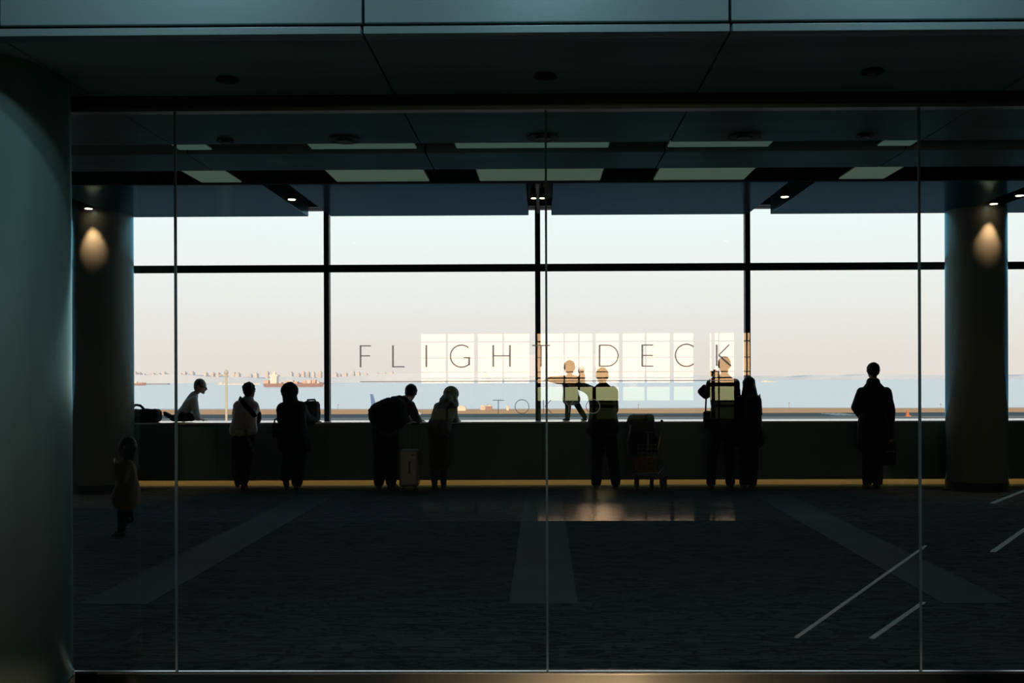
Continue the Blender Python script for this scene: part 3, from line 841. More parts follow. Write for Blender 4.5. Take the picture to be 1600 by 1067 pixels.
def frame(fwd, up):
    f = Vector(fwd).normalized(); u = Vector(up); s = f.cross(u).normalized(); u = s.cross(f).normalized()
    return s, f, u, Matrix((s, f, u)).transposed()
def head(bl, c, fwd, up, k):
    s, f, u, m = frame(fwd, up)
    c = Vector(c); P = lambda a, b, d: c + (s * a + f * b + u * d) * k
    bl.egg(P(0, -.008, .02), .072 * k, .090 * k, .090 * k, m)
    bl.hull((P(0, .02, -.02), .062 * k), (P(0, .062, -.088), .020 * k), (P(.035, .01, -.06), .025 * k), (P(-.035, .01, -.06), .025 * k))
    bl.hull((P(0, .078, .018), .009 * k), (P(0, .100, -.022), .013 * k), (P(0, .080, -.028), .017 * k))          # nose
    bl.hull((P(-.030, .070, .026), .011 * k), (P(.030, .070, .026), .011 * k))                                   # brow
    bl.hull((P(-.020, .074, -.052), .009 * k), (P(.020, .074, -.052), .009 * k), (P(0, .084, -.050), .007 * k))  # lips
    for q in (-1, 1):
        bl.hull((P(q * .074, -.010, .018), (.010 * k)), (P(q * .080, -.022, .010), .012 * k), (P(q * .073, -.008, -.028), .008 * k))
        bl.egg(P(q * .030, .074, .006), .011 * k, .010 * k, .008 * k, m)
def hand(bl, w, d, pn, k, curl=.35, thumb=1, spread=.10):
    w = Vector(w); d = Vector(d).normalized(); s = d.cross(Vector(pn)).normalized(); pn = s.cross(d).normalized()
    kn = []
    for i in range(4):
        kn.append(w + (d * (.088 - .004 * abs(i - 1.3)) + s * (i - 1.5) * .021) * k)
    bl.hull((w, .024 * k), (kn[0], .0115 * k), (kn[3], .011 * k), (w + (d * .04 + s * .02) * k, .016 * k), (w + (d * .04 - s * .02) * k, .016 * k))
    for i, L in enumerate((.072, .080, .074, .058)):
        p = kn[i]; a = curl * .5; rad = .0088
        pts, rr = [p], [rad * k]
        for q, fr in enumerate((.42, .32, .26)):
            dd = (d * math.cos(a) + pn * math.sin(a) + s * (i - 1.5) * spread).normalized()
            p = p + dd * L * fr * k; pts.append(p); rad -= .0009; rr.append(rad * k); a += curl
        bl.limb(pts, rr)
    t0 = w + (d * .022 + s * -.024 * thumb) * k
    t1 = t0 + (d * .030 - s * .028 * thumb + pn * .010) * k
    t2 = t1 + (d * .030 - s * .010 * thumb + pn * .010) * k
    t3 = t2 + (d * .024 - s * .002 * thumb + pn * .006) * k
    bl.limb([t0, t1, t2, t3], [.015 * k, .0115 * k, .010 * k, .0085 * k])
def torso(bl, J, e, k, hem=None, flare=0.0):
    SL, SR, NK, PV = J['SL'], J['SR'], J['NK'], J['PV']
    la = (SR - SL).normalized(); mid = (SL + SR) / 2
    sw = (SR - SL).length / 2
    ch = mid.lerp(PV, .28); wa = mid.lerp(PV, .66)
    c_ = [(ch + la * q * sw * .48, .095 * k + e) for q in (-1, 1)]
    w_ = [(wa + la * q * .058 * k, .088 * k + e + flare * .3) for q in (-1, 1)]
    h_ = [(PV + la * q * .075 * k, .095 * k + e + flare * .6) for q in (-1, 1)]
    dz = (PV - mid).normalized() * .012 * k
    bl.hull((SL + dz, .046 * k + e), (SR + dz, .046 * k + e), *c_)
    bl.hull((NK, .054 * k + e * .8), (SL.lerp(SR, .12) + dz, .046 * k + e), (SL.lerp(SR, .88) + dz, .046 * k + e), *c_)
    bl.hull(*c_, *w_); bl.hull(*w_, *h_)
    if hem is not None:
        bl.hull(*h_, *[(hem + la * q * .09 * k, .085 * k + e + flare) for q in (-1, 1)])
def shoe(name, an, m, par, k=1.0, d=(0, 1, 0), ground_z=0.0, flat=True, boot=0.0):
    b = Blob(); d = Vector(d).normalized(); an = Vector(an)
    if flat:
        g = Vector((an.x, an.y, ground_z))
        s = Vector((d.y, -d.x, 0))
        b.hull((g - d * .05 * k + Vector((0, 0, .032 * k)), .032 * k), (g + d * .09 * k + Vector((0, 0, .03 * k)) + s * .012 * k, .030 * k), (g + d * .09 * k + Vector((0, 0, .03 * k)) - s * .012 * k, .030 * k), (g + d * .165 * k + Vector((0, 0, .026 * k)), .026 * k), (an + Vector((0, 0, -.01)), .042 * k))
    else:
        b.hull((an - Vector((0, .03, -.01)), .046 * k), (an + d * .05 * k, .046 * k), (an + d * .14 * k, .044 * k), (an + d * .19 * k, .032 * k))
    if boot: b.hull((an, .048 * k), (an + Vector((0, 0, boot)), .056 * k))
    return b.done(name, m, par, .007, 3)

def person(label, px, D, k=1.0, fwd=(0, 1, 0), up=(0, 0, 1), cat='person', group=None, top=CHAR, legs=BLACK, shoes=SHOE, hair='short', hairm=HAIRB,
           et=.022, el=.02, hem=None, flare=.02, hands=None, shoe_kw=None, hs=1.0, toes=None, skirt=None, sleeve=True, gz=0.0, vox=.0075, topname='jacket', armr=1.0):
    J = {n: at(v[0], v[1], D + (v[2] if len(v) > 2 else 0)) for n, v in px.items()}
    b = Blob()
    head(b, J['H'], fwd, up, hs)
    hu = Vector(up).normalized()
    b.limb([J['H'] - hu * .05 * hs - Vector(fwd).normalized() * .012 * hs, J['NK']], [.047 * hs, .052 * k])
    torso(b, J, -.018 * k, k)
    for a in 'LR':
        b.limb([J['S' + a], J['E' + a], J['W' + a]], [.046 * k * armr, .038 * k * armr, .026 * k * armr])
        b.limb([J['P' + a], J['K' + a], J['A' + a]], [.072 * k, .05 * k, .036 * k])
        hd = (hands or {}).get(a, {})
        dd = hd.get('d', tuple((J['W' + a] - J['E' + a]).normalized())); pn = hd.get('pn', (0, 1, 0))
        if abs(Vector(dd).normalized().dot(Vector(pn).normalized())) > .9: pn = (0, 0, -1)
        hand(b, J['W' + a], dd, pn, k * hd.get('s', 1.0), hd.get('curl', .35), 1 if a == 'L' else -1, hd.get('spread', .10))
        t = Vector((toes or {}).get(a, (0, 1, 0))).normalized(); fl = ((shoe_kw or {}).get(a, {})).get('flat', True)
        te = J['A' + a] + t * .11 * k
        if fl: te.z = gz + .03 * k
        b.limb([J['A' + a], te], [.026 * k, .016 * k])
    o = b.done('person', SKIN, None, vox, 2)
    tag(o, label, cat, group)
    # garments
    g = Blob(); torso(g, J, et, k, J.get('HM'), flare)
    for a in 'LR':
        if sleeve:
            w = J['E' + a].lerp(J['W' + a], .95)
            g.limb([J['S' + a], J['E' + a], w], [(.05 * k + et) * armr, (.042 * k + et * .9) * armr, (.033 * k + et * .7) * armr])
    g.done(topname, top, o, .009, 4, fold=.006 * k)
    g = Blob()
    if skirt:
        g.hull((J['PL'], .10 * k), (J['PR'], .10 * k), (J['PV'], .10 * k))
        g.hull((J['PL'], .11 * k), (J['PR'], .11 * k), (J['SK'] + Vector((-skirt, 0, 0)), .09 * k), (J['SK'] + Vector((skirt, 0, 0)), .09 * k))
        g.done('skirt', legs, o, .010, 4, fold=.012)
    else:
        g.hull((J['PL'], .092 * k + el), (J['PR'], .092 * k + el), (J['PV'], .092 * k + el))
        for a in 'LR':
            q = J['K' + a].lerp(J['A' + a], 1.0)
            g.limb([J['P' + a], J['K' + a], q], [.082 * k + el, .058 * k + el, .046 * k + el])
        g.done('trousers', legs, o, .009, 4, fold=.007 * k)
    for a in 'LR':
        kw = dict(k=k, ground_z=gz, d=(toes or {}).get(a, (0, 1, 0))); kw.update((shoe_kw or {}).get(a, {}))
        sh = shoe('shoe', J['A' + a], shoes, o, **kw)
    s, f, u, m = frame(fwd, up)
    c = J['H']; P = lambda a, b_, d: c + (s * a + f * b_ + u * d) * hs
    hb = Blob()
    if hair in ('short', 'long', 'bob', 'curly'):
        hb.egg(P(0, -.022, .034), .083 * hs, .090 * hs, .090 * hs, m)
        hb.hull((P(0, -.06, .0), .05 * hs), (P(0, -.062, -.055), .03 * hs), (P(.05, -.03, -.02), .026 * hs), (P(-.05, -.03, -.02), .026 * hs))
        for q in (-1, 1): hb.hull((P(q * .066, .0, .05), .02 * hs), (P(q * .074, .018, -.005), .008 * hs))
        if hair == 'curly':
            random.seed(3)
            for i in range(40):
                v = Vector((random.uniform(-1, 1), random.uniform(-1, .5), random.uniform(-.2, 1))).normalized()
                hb.egg(P(v.x * .078, -.022 + v.y * .085, .034 + v.z * .086), .016 * hs, .016 * hs, .016 * hs)
    if hair in ('long', 'bob'):
        L = .30 if hair == 'long' else .12
        dn = Vector((0, 0, -1))
        base = P(0, -.055, .0)
        hb.hull((base, .07 * hs), (P(.055, -.03, -.02), .035 * hs), (P(-.055, -.03, -.02), .035 * hs), (base + dn * L * .6 + s * .07 * hs, .05 * hs), (base + dn * L * .6 - s * .07 * hs, .05 * hs))
        hb.hull((base + dn * L * .6 + s * .07 * hs, .05 * hs), (base + dn * L * .6 - s * .07 * hs, .05 * hs), (base + dn * L + s * .04 * hs, .03 * hs), (base + dn * L - s * .04 * hs, .03 * hs))
    if hair == 'hood':
        hb.egg(P(0, -.02, .022), .122 * hs, .12 * hs, .120 * hs, m)
        hb.hull((P(0, -.04, -.01), .10 * hs), (J['NK'] + Vector((0, -.02, 0)), .11 * k), (J['SL'].lerp(J['SR'], .3), .07 * k), (J['SL'].lerp(J['SR'], .7), .07 * k))
        hb.done('hood', hairm, o, .009, 4, fold=.006)
    else:
        hb.done('hair', hairm, o, .0065, 3, fold=.003, fs=40)
    return o, J

def ribbon(name, pts, w_, th, m, par, nrm=(0, -1, 0)):
    bm = bmesh.new(); pts = [Vector(p) for p in pts]; rg = []
    for i, p in enumerate(pts):
        d = (pts[min(i + 1, len(pts) - 1)] - pts[max(i - 1, 0)]).normalized(); s = d.cross(Vector(nrm)).normalized(); n_ = s.cross(d).normalized()
        rg.append([bm.verts.new(p + s * w_ / 2 + n_ * th / 2), bm.verts.new(p - s * w_ / 2 + n_ * th / 2), bm.verts.new(p - s * w_ / 2 - n_ * th / 2), bm.verts.new(p + s * w_ / 2 - n_ * th / 2)])
    for a, b in zip(rg, rg[1:]):
        for k in range(4): bm.faces.new((a[k], b[k], b[(k + 1) % 4], a[(k + 1) % 4]))
    bm.faces.new(rg[0]); bm.faces.new(rg[-1][::-1])
    return obj(name, bm, m, par, True)

D = 13.5
# --- man alone at the right, long dark coat, bag in his right-hand side
o, J = person('man alone at the right in long dark coat with raised collar', dict(
    H=(1364, 580), NK=(1364, 598), SL=(1347, 613), SR=(1385, 613), EL=(1337, 636, .02), ER=(1391, 645, -.02), WL=(1350, 655, .20), WR=(1391, 683, .0),
    PV=(1364, 662), PL=(1355, 664), PR=(1373, 664), KL=(1356, 709), KR=(1372, 709), AL=(1355, 753), AR=(1371, 753), HM=(1364, 694)), D,
    top=NAVY, et=.026, flare=.02, hands={'R': {'d': (0, .05, -1), 'pn': (-1, 0, 0), 'curl': 1.0}, 'L': {'d': (.2, 1, -.1), 'pn': (0, 0, -1)}}, topname='coat')
b = Blob(); b.hull((J['NK'] + Vector((-.035, -.01, .02)), .055), (J['NK'] + Vector((.035, -.01, .02)), .055), (J['NK'] + Vector((-.06, -.01, -.05)), .05), (J['NK'] + Vector((.06, -.01, -.05)), .05))
b.done('collar', OLIVE, o, .008, 3, fold=.006)
def hanging_bag(label, c, w_, h, d_, m, strap_top, name='shoulder_bag', cat='bag'):
    b = Blob(); x, y, z = c
    b.hull(*[(Vector((x + q * (w_ / 2 - .03), y + r_ * (d_ / 2 - .03), z + t_ * (h / 2 - .03))), .03) for q in (-1, 1) for r_ in (-1, 1) for t_ in (-1, 1)])
    o = b.done(name, m, None, .008, 3, fold=.006); tag(o, label, cat)
    t = Vector(strap_top)
    ribbon('strap', [Vector((x - w_ * .35, y, z + h / 2 - .02)), Vector((x - w_ * .3, y, z + h / 2 + (t.z - z - h / 2) * .5)), t, Vector((x + w_ * .3, y, z + h / 2 + (t.z - z - h / 2) * .5)), Vector((x + w_ * .35, y, z + h / 2 - .02))], .022, .006, m, o)
    bm = bmesh.new(); box(bm, x - w_ * .36, x + w_ * .36, y - d_ / 2 - .008, y - d_ / 2 + .01, z + .02, z + .032); obj('zip', bm, M_steel, o)
    return o
p = at(1388, 708, 13.5)
hanging_bag('dark soft bag hanging from the hand of the man alone', p, .19, .32, .12, BLACK, J['WR'] + Vector((0, 0, -.08)))

# --- man with camera
o, J = person('man taking a photo, standing beside the long haired person', dict(
    H=(1131.5, 571), NK=(1132, 589), SL=(1112, 599), SR=(1148, 599), EL=(1104, 616, .12), ER=(1151, 624, .04), WL=(1116, 593, .30), WR=(1154, 648, .14),
    PV=(1131, 655), PL=(1122, 661), PR=(1140, 661), KL=(1113, 709), KR=(1138, 709), AL=(1111, 753), AR=(1141, 753), HM=(1130, 668)), D,
    top=CHAR, et=.02, flare=.015, hands={'L': {'d': (0, .5, 1), 'pn': (1, 0, 0), 'curl': .8}, 'R': {'d': (.1, .6, -.8), 'pn': (-1, 0, 0)}})
p = at(1117, 584, 13.5 + .36)
cm = empty('camera_body', p); tag(cm, 'black camera held up in the raised hand of the photographing man', 'camera')
M_cam = mat('camera_black', (.015, .015, .015), .4)
obj('camera_case', B(p.x - .06, p.x + .06, p.y - .02, p.y + .035, p.z - .04, p.z + .04, bev=.008), M_cam, cm)
bm = bmesh.new(); rod(bm, p + Vector((0, .03, 0)), p + Vector((0, .10, 0)), .032, 24); obj('lens', bm, M_cam, cm)
obj('viewfinder', B(p.x - .02, p.x + .02, p.y - .015, p.y + .02, p.z + .038, p.z + .06, bev=.004), M_cam, cm)
p = at(1111, 656, 13.38)
hanging_bag('black shoulder bag at the hip of the photographing man', p, .21, .24, .12, BLACK, J['SL'] + Vector((.06, -.10, .05)))
b = Blob(); p = at(1101, 612, 13.5); b.hull((p + Vector((-.03, .12, .0)), .05), (p + Vector((.03, .12, -.06)), .045), (p + Vector((.02, .14, .06)), .04))
oo = b.done('rolled_hood', BLACK, o, .008, 3, fold=.006)

# --- long haired person with backpack
o, J = person('long haired person in dark clothes and boots beside the photographing man', dict(
    H=(1170, 602), NK=(1170, 617), SL=(1158, 625), SR=(1181, 625), EL=(1156, 644, .12), ER=(1184, 646, .12), WL=(1161, 656, .33), WR=(1180, 656, .33),
    PV=(1170, 672), PL=(1164, 674), PR=(1176, 674), KL=(1163, 713), KR=(1177, 713), AL=(1162, 754), AR=(1176, 754), HM=(1170, 686)), D, k=.92, hs=1.0,
    top=BLACK, et=.03, flare=.03, hair='long', hairm=HAIRB, hands={'L': {'d': (.2, 1, 0), 'pn': (0, 0, -1)}, 'R': {'d': (-.2, 1, 0), 'pn': (0, 0, -1)}},
    shoe_kw={'L': {'boot': .2}, 'R': {'boot': .2}}, topname='coat')
def backpack(label, c, w_, h, d_, m, tilt=(0, 0, 0), rr=.05):
    c = Vector(c); rot = Matrix.Rotation(tilt[1], 3, 'Y') @ Matrix.Rotation(tilt[0], 3, 'X')
    V = lambda x, y, z: c + rot @ Vector((x, y, z))
    b = Blob()
    b.hull(*[(V(q * (w_ / 2 - rr) * (1 if t_ < 0 else .7), r_ * (d_ / 2 - rr), t_ * (h / 2 - rr) + (.0 if t_ < 0 else -.015)), rr) for q in (-1, 1) for r_ in (-1, 1) for t_ in (-1, 1)], (V(0, 0, h / 2 - rr), rr))
    o = b.done('backpack', m, None, .009, 3, fold=.007); tag(o, label, 'backpack')
    b = Blob(); b.hull(*[(V(q * (w_ / 2 - .08), -d_ / 2 - .01, z), .035) for q in (-1, 1) for z in (-h * .32, -h * .02)]); b.done('pocket', m, o, .009, 3, fold=.004)
    ribbon('carry_handle', [V(-.035, .02, h / 2 - .02), V(-.03, .02, h / 2 + .025), V(.03, .02, h / 2 + .025), V(.035, .02, h / 2 - .02)], .02, .006, m, o, (0, 1, 0))
    for q in (-1, 1):
        ribbon('shoulder_strap', [V(q * .08, d_ / 2 - .02, h / 2 - .06), V(q * .11, d_ / 2 + .05, h / 2 - .02), V(q * .12, d_ / 2 + .14, h / 2 - .10), V(q * .12, d_ / 2 + .12, -.02), V(q * .1, d_ / 2 - .01, -h * .3)], .045, .012, m, o, (q, 0, 0))
    return o
p = at(1177, 634, 13.29); backpack('small dark backpack on the back of the long haired person', p, .25, .32, .15, CHAR, (0, .05, 0), .075)

# --- man beside the small child on the sill
o, J = person('man standing behind the sill with his arm around the small child', dict(
    H=(941, 588), NK=(942, 604), SL=(926, 613), SR=(957, 612), EL=(915, 606, .22), ER=(959, 640, .10), WL=(903, 603, .42), WR=(952, 654, .34),
    PV=(942, 662), PL=(934, 664), PR=(951, 664), KL=(934, 711), KR=(957, 711), AL=(932, 753), AR=(962, 753), HM=(942, 668)), D,
    top=CHAR, et=.028, flare=.03, hands={'L': {'d': (-1, .2, .1), 'pn': (0, 1, 0)}, 'R': {'d': (-.3, 1, 0), 'pn': (0, 0, -1)}})
# --- small child on the sill
o, J = person('small child standing on the sill, arms spread, one hand raised', dict(
    H=(890, 575), NK=(890, 589), SL=(883, 593.5), SR=(898.5, 593.5), EL=(871, 594), ER=(908.5, 599), WL=(859, 592.5), WR=(909.5, 586),
    PV=(892, 622), PL=(888, 623), PR=(897, 623), KL=(887.5, 639), KR=(905, 638), AL=(887, 652), AR=(914, 652), HM=(893, 624)), 14.07, k=.52, hs=.92, armr=1.15,
    top=GREY, legs=BLACK, et=.03, el=.012, flare=.012, hair='short', gz=.905, hands={'L': {'d': (-1, .3, 0), 'pn': (0, 0, -1), 's': 1.15}, 'R': {'d': (.0, .1, 1), 'pn': (0, 1, 0), 's': 1.5, 'curl': .08, 'spread': .28}},
    vox=.0038, toes={'L': (-.7, .7, 0), 'R': (-.5, .8, 0)}, topname='padded_coat')
# --- boy in pale sweater
o, J = person('boy in white sweater with dark cross strap leaning on the sill', dict(
    H=(390, 611), NK=(388, 624), SL=(373, 634), SR=(396, 634), EL=(370, 653, .22), ER=(401, 653, .26), WL=(384, 657.5, .42), WR=(399, 657.5, .46),
    PV=(380, 671), PL=(373, 675), PR=(388, 675), KL=(371, 715), KR=(386, 716), AL=(369, 741, -.16), AR=(381, 753)), D, k=.90, hs=.97, fwd=(.35, 1, 0),
    top=WHITE, legs=BLACK, et=.03, hair='curly', hands={'L': {'d': (.6, 1, 0), 'pn': (0, 0, -1), 's': .9}, 'R': {'d': (.1, 1, 0), 'pn': (0, 0, -1), 's': .9}},
    toes={'L': (0, .4, -1)}, shoe_kw={'L': {'flat': False}}, topname='sweater')
o.location.z += 0
ribbon('cross_strap', [at(*q) for q in [(374, 622, 13.46), (378, 626, 13.33), (384, 634, 13.31), (392, 642, 13.33), (399, 651, 13.40)]], .062, .012, BLACK, o)
b = Blob(); p = at(402, 654, 13.62); b.hull((p + Vector((0, 0, .07)), .055), (p + Vector((-.02, 0, -.03)), .06), (p + Vector((-.01, .03, 0)), .06))
bo = b.done('sling_bag', BLACK, None, .008, 3, fold=.005); tag(bo, 'small black sling bag at the side of the boy in white sweater', 'bag')
obj('zip', B(p.x - .03, p.x + .03, p.y - .075, p.y - .06, p.z + .02, p.z + .03), M_steel, bo)
ribbon('hanging_scarf', [at(*q) for q in [(383, 671, 13.34), (388, 686, 13.33), (395, 703, 13.34), (402, 719, 13.35), (405, 727, 13.36), (411, 745, 13.38)]], .035, .012, GREY, o)
# --- hooded person
o, J = person('person in black hooded coat leaning on the sill beside a bag', dict(
    H=(453, 613), NK=(455, 628), SL=(443, 639), SR=(468, 637), EL=(442, 655, .10), ER=(476, 652, .22), WL=(462, 657, .42), WR=(490, 658.5, .40),
    PV=(458, 678), PL=(452, 682), PR=(468, 682), KL=(452, 718), KR=(467, 718), AL=(446, 744, -.10), AR=(464, 753), HM=(461, 694)), D, k=.93,
    top=BLACK, legs=NAVY, et=.05, el=.035, flare=.02, hair='hood', hairm=BLACK, hands={'L': {'d': (.5, 1, 0), 'pn': (0, 0, -1)}, 'R': {'d': (.7, 1, 0), 'pn': (0, 0, -1)}},
    toes={'L': (0, .4, -1)}, shoe_kw={'L': {'flat': False}}, topname='coat')
p = at(434.5, 673, 13.36); hanging_bag('black handbag hanging behind the hip of the hooded person', p, .15, .19, .10, BLACK, at(441, 650, 13.30), name='handbag')
# bag on the sill beside the hooded person
p = at(487, 643, 14.05)
def sill_bag(label, px0, px1, pyt, y, m, name, cat, dd=.2, loop=True):
    a = at(px0, 655, y).x; b2 = at(px1, 655, y).x; zt_ = at(px0, pyt, y).z
    b = Blob(); z0 = .905
    b.hull(*[(Vector((x, y + r_ * (dd / 2 - .05), z)), .05) for x in (a + .05, b2 - .05) for r_ in (-1, 1) for z in (z0 + .05, zt_ - .05)])
    o = b.done(name, m, None, .008, 3, fold=.012); tag(o, label, cat)
    c = (a + b2) / 2
    if loop: ribbon('carry_handle', [Vector((c - .06, y, zt_ - .02)), Vector((c - .05, y, zt_ + .02)), Vector((c + .05, y, zt_ + .025)), Vector((c + .07, y, zt_ - .02))], .025, .008, m, o, (0, 1, 0))
    b = Blob(); b.hull(*[(Vector((x, y - dd / 2 - .005, z)), .03) for x in (a + .08, b2 - .08) for z in (z0 + .05, z0 + (zt_ - z0) * .5)]); b.done('pocket', m, o, .009, 3, fold=.005)
    return o
sill_bag('dark upright bag standing on the sill beside the hooded person', 473.5, 499, 627, 14.02, CHAR, 'tote_bag', 'bag', .2)
# --- bent man with large backpack
o, J = person('man with large backpack bent forward over the sill', dict(
    H=(642, 614, .25), NK=(631, 625, .12), SL=(622, 631, .18), SR=(641, 633, -.02), EL=(636, 655, .36), ER=(649, 651, .15), WL=(648, 658, .52), WR=(655, 657.5, .42),
    PV=(602, 668, -.06), PL=(594, 671, -.02), PR=(610, 671, -.04), KL=(594, 713), KR=(613, 713), AL=(592, 753, -.03), AR=(611, 753, .03)), D, k=.98, fwd=(.35, .9, -.45), up=(.3, .3, .9),
    top=GREYD, legs=BLACK, et=.02, el=.03, hands={'L': {'d': (.6, 1, 0), 'pn': (0, 0, -1)}, 'R': {'d': (.3, 1, 0), 'pn': (0, 0, -1)}}, toes={'L': (-.25, 1, 0), 'R': (.4, 1, 0)})
b = Blob()
def Q(x, y, dy): return at(x, y, D + dy)
b.hull((Q(590, 640, -.24), .10), (Q(618, 633, -.20), .12), (Q(622, 655, -.22), .13), (Q(596, 658, -.26), .13), (Q(602, 634, -.16), .10), (Q(628, 645, -.12), .08), (Q(606, 663, -.24), .12))
b.hull((Q(583, 643, -.26), .06), (Q(588, 658, -.28), .08), (Q(600, 650, -.30), .10))
bp_ = b.done('backpack', BLACK, None, .010, 3, fold=.012); tag(bp_, 'bulky black backpack on the bent man at the sill', 'backpack')
b = Blob(); b.hull((Q(580, 646, -.28), .045), (Q(583, 656, -.30), .05), (Q(592, 654, -.36), .05)); b.done('pocket', BLACK, bp_, .009, 3, fold=.008)
b = Blob(); b.hull((Q(578, 641.5, -.26), .025), (Q(586, 634, -.22), .025)); b.done('lid_flap', BLACK, bp_, .008, 2, fold=.006)
ribbon('shoulder_strap', [Q(612, 624, -.20), Q(624, 620.5, -.08), Q(634, 623, .0), Q(640, 632, -.09), Q(636, 648, -.10), Q(624, 656, -.14)], .055, .014, BLACK, bp_, (-.3, -1, 0))
ribbon('carry_handle', [Q(608, 626, -.18), Q(612, 620.5, -.17), Q(618, 619.5, -.16), Q(622, 624, -.15)], .02, .008, BLACK, bp_, (0, 1, 0))
# --- hooded woman in long skirt
o, J = person('person with pale covered head and patterned long skirt bending over the sill', dict(
    H=(705, 618, .28), NK=(697, 628, .18), SL=(686, 637, .20), SR=(706, 636, .06), EL=(680, 654, .34), ER=(708, 651, .28), WL=(688, 657, .52), WR=(712, 657.5, .50),
    PV=(686, 668), PL=(680, 671), PR=(692, 671), KL=(679, 712), KR=(692, 712), AL=(679, 753), AR=(693, 753), SK=(687, 728)), D, k=.93, hs=.98, fwd=(.35, .9, -.5), up=(.25, .35, .9),
    top=GREYD, legs=mat('plaid_skirt', (.03, .02, .015), .9), et=.034, flare=.0, hair='bob', hairm=HAIRL, skirt=.05, hands={'L': {'d': (.4, 1, 0), 'pn': (0, 0, -1)}, 'R': {'d': (.3, 1, 0), 'pn': (0, 0, -1)}},
    shoe_kw={'L': {'boot': .16}, 'R': {'boot': .16}}, topname='coat')
tm = MATS['plaid_skirt'].node_tree
co = N('ShaderNodeTexCoord', tm); br = N('ShaderNodeTexBrick', tm); mp = N('ShaderNodeMapping', tm); mp.inputs['Rotation'].default_value = (R(90), 0, 0)
tm.links.new(co.outputs['Object'], mp.inputs[0]); tm.links.new(mp.outputs[0], br.inputs['Vector'])
br.inputs['Scale'].default_value = 7; br.inputs['Mortar Size'].default_value = .03; br.inputs['Color1'].default_value = (.03, .02, .015, 1); br.inputs['Color2'].default_value = (.05, .035, .025, 1); br.inputs['Mortar'].default_value = (.09, .075, .05, 1)
tm.links.new(br.outputs[0], bsdf(MATS['plaid_skirt']).inputs['Base Color'])
# scarf over her head
s, f, u, m3 = frame((.35, .9, -.5), (.25, .35, .9)); c = J['H']
b = Blob(); b.egg(c + f * -.022 + u * .018, .108, .108, .112, m3); b.hull((c - f * .02 - u * .03, .098), (J['NK'] + Vector((.0, -.02, .0)), .10), (J['SL'].lerp(J['SR'], .5), .09), (c + Vector((.05, -.02, -.12)), .06))
b.done('head_scarf', GREY, o, .008, 4, fold=.006)
# --- suitcase between them
c0 = at(640, 757, 13.50); zb_ = .035
sc_ = empty('suitcase', (c0.x, 13.50, 0)); tag(sc_, 'silver upright suitcase with raised handle between the two bent people', 'suitcase')
M_sil = mottled('case_silver', (.30, .31, .30), (.34, .35, .34), rough=.35, metal=.6, nscale=2); M_blk = mat('plastic_black', (.015, .015, .015), .5)
zt_ = at(640, 702, 13.50).z; xa = at(625.5, 730, 13.5).x; xb = at(647, 730, 13.5).x; xc = at(655, 730, 13.5).x
b = Blob(); b.hull(*[(Vector((x, y, z)), .03) for x in (xa + .03, xc - .03) for y in (13.39, 13.60) for z in (zb_ + .05, zt_ - .03)])
sh_ = b.done('shell', M_sil, sc_, .009, 3)
bm = bmesh.new()
for i in range(5):
    x = xa + .035 + i * (xc - xa - .07) / 4; box(bm, x - .008, x + .008, 13.352, 13.372, zb_ + .10, zt_ - .06, bev=.003)
obj('ribs', bm, M_sil, sc_)
bm = bmesh.new()
for x in (xb - .03, xb + .055): rod(bm, (x, 13.56, zt_ - .05), (x, 13.56, at(640, 663, 13.56).z), .007)
obj('handle_tubes', bm, M_steel, sc_)
zh_ = at(640, 662, 13.56).z
obj('handle_grip', B(xb - .045, xb + .07, 13.545, 13.575, zh_ - .012, zh_ + .016, bev=.006), M_blk, sc_)
obj('side_handle', B(xb - .055, xb - .035, 13.345, 13.36, .24, .40, bev=.004), M_blk, sc_)
obj('lock', B(xb - .02, xb + .03, 13.35, 13.362, zt_ - .075, zt_ - .055), M_steel, sc_)
for x in (xa + .05, xc - .05):
    for y in (13.42, 13.57):
        bm = bmesh.new(); bmesh.ops.create_cone(bm, cap_ends=True, segments=18, radius1=.026, radius2=.026, depth=.024, matrix=Matrix.Translation((x, y, .026)) @ Matrix.Rotation(R(90), 4, 'Y'))
        box(bm, x - .012, x + .012, y - .012, y + .012, .03, .07); obj('wheel', bm, M_blk, sc_)

# --- boy kneeling on the sill
o, J = person('child in pale shirt kneeling on the sill, leaning to the right', dict(
    H=(313.5, 604), NK=(303, 617), SL=(299, 626, .05), SR=(303, 625, -.10), EL=(305, 643, .06), ER=(306, 642, -.12), WL=(311, 654, .06), WR=(309, 654, -.12),
    PV=(287, 648), PL=(286, 647, .05), PR=(287, 648, -.07), KL=(300, 652, .08), KR=(298, 652, -.10), AL=(272, 653.5, .10), AR=(270, 653, -.06)), 14.05, k=.72, hs=.90, fwd=(1, .1, -.22), up=(.22, 0, 1),
    top=BLUEL, legs=NAVY, et=.022, el=.016, hair='short', hairm=HAIRL, gz=.905, hands={'L': {'d': (1, .2, -.2), 'pn': (0, 0, -1), 'curl': .15}, 'R': {'d': (1, -.2, -.2), 'pn': (0, 0, -1), 'curl': .15}},
    toes={'L': (-.9, 0, .35), 'R': (-.9, 0, .45)}, shoe_kw={'L': {'flat': False, 'd': (-.8, 0, .3)}, 'R': {'flat': False, 'd': (-.8, 0, .5)}}, topname='shirt')
s, f, u, m3 = frame((1, .1, -.22), (.22, 0, 1)); c = J['H']
ribbon('glasses', [c + s * .07 + f * -.02 + u * .01, c + s * .074 + f * .05 + u * .008, c + s * .03 + f * .088 + u * .0], .014, .004, M_blk, o, (0, -1, 0))
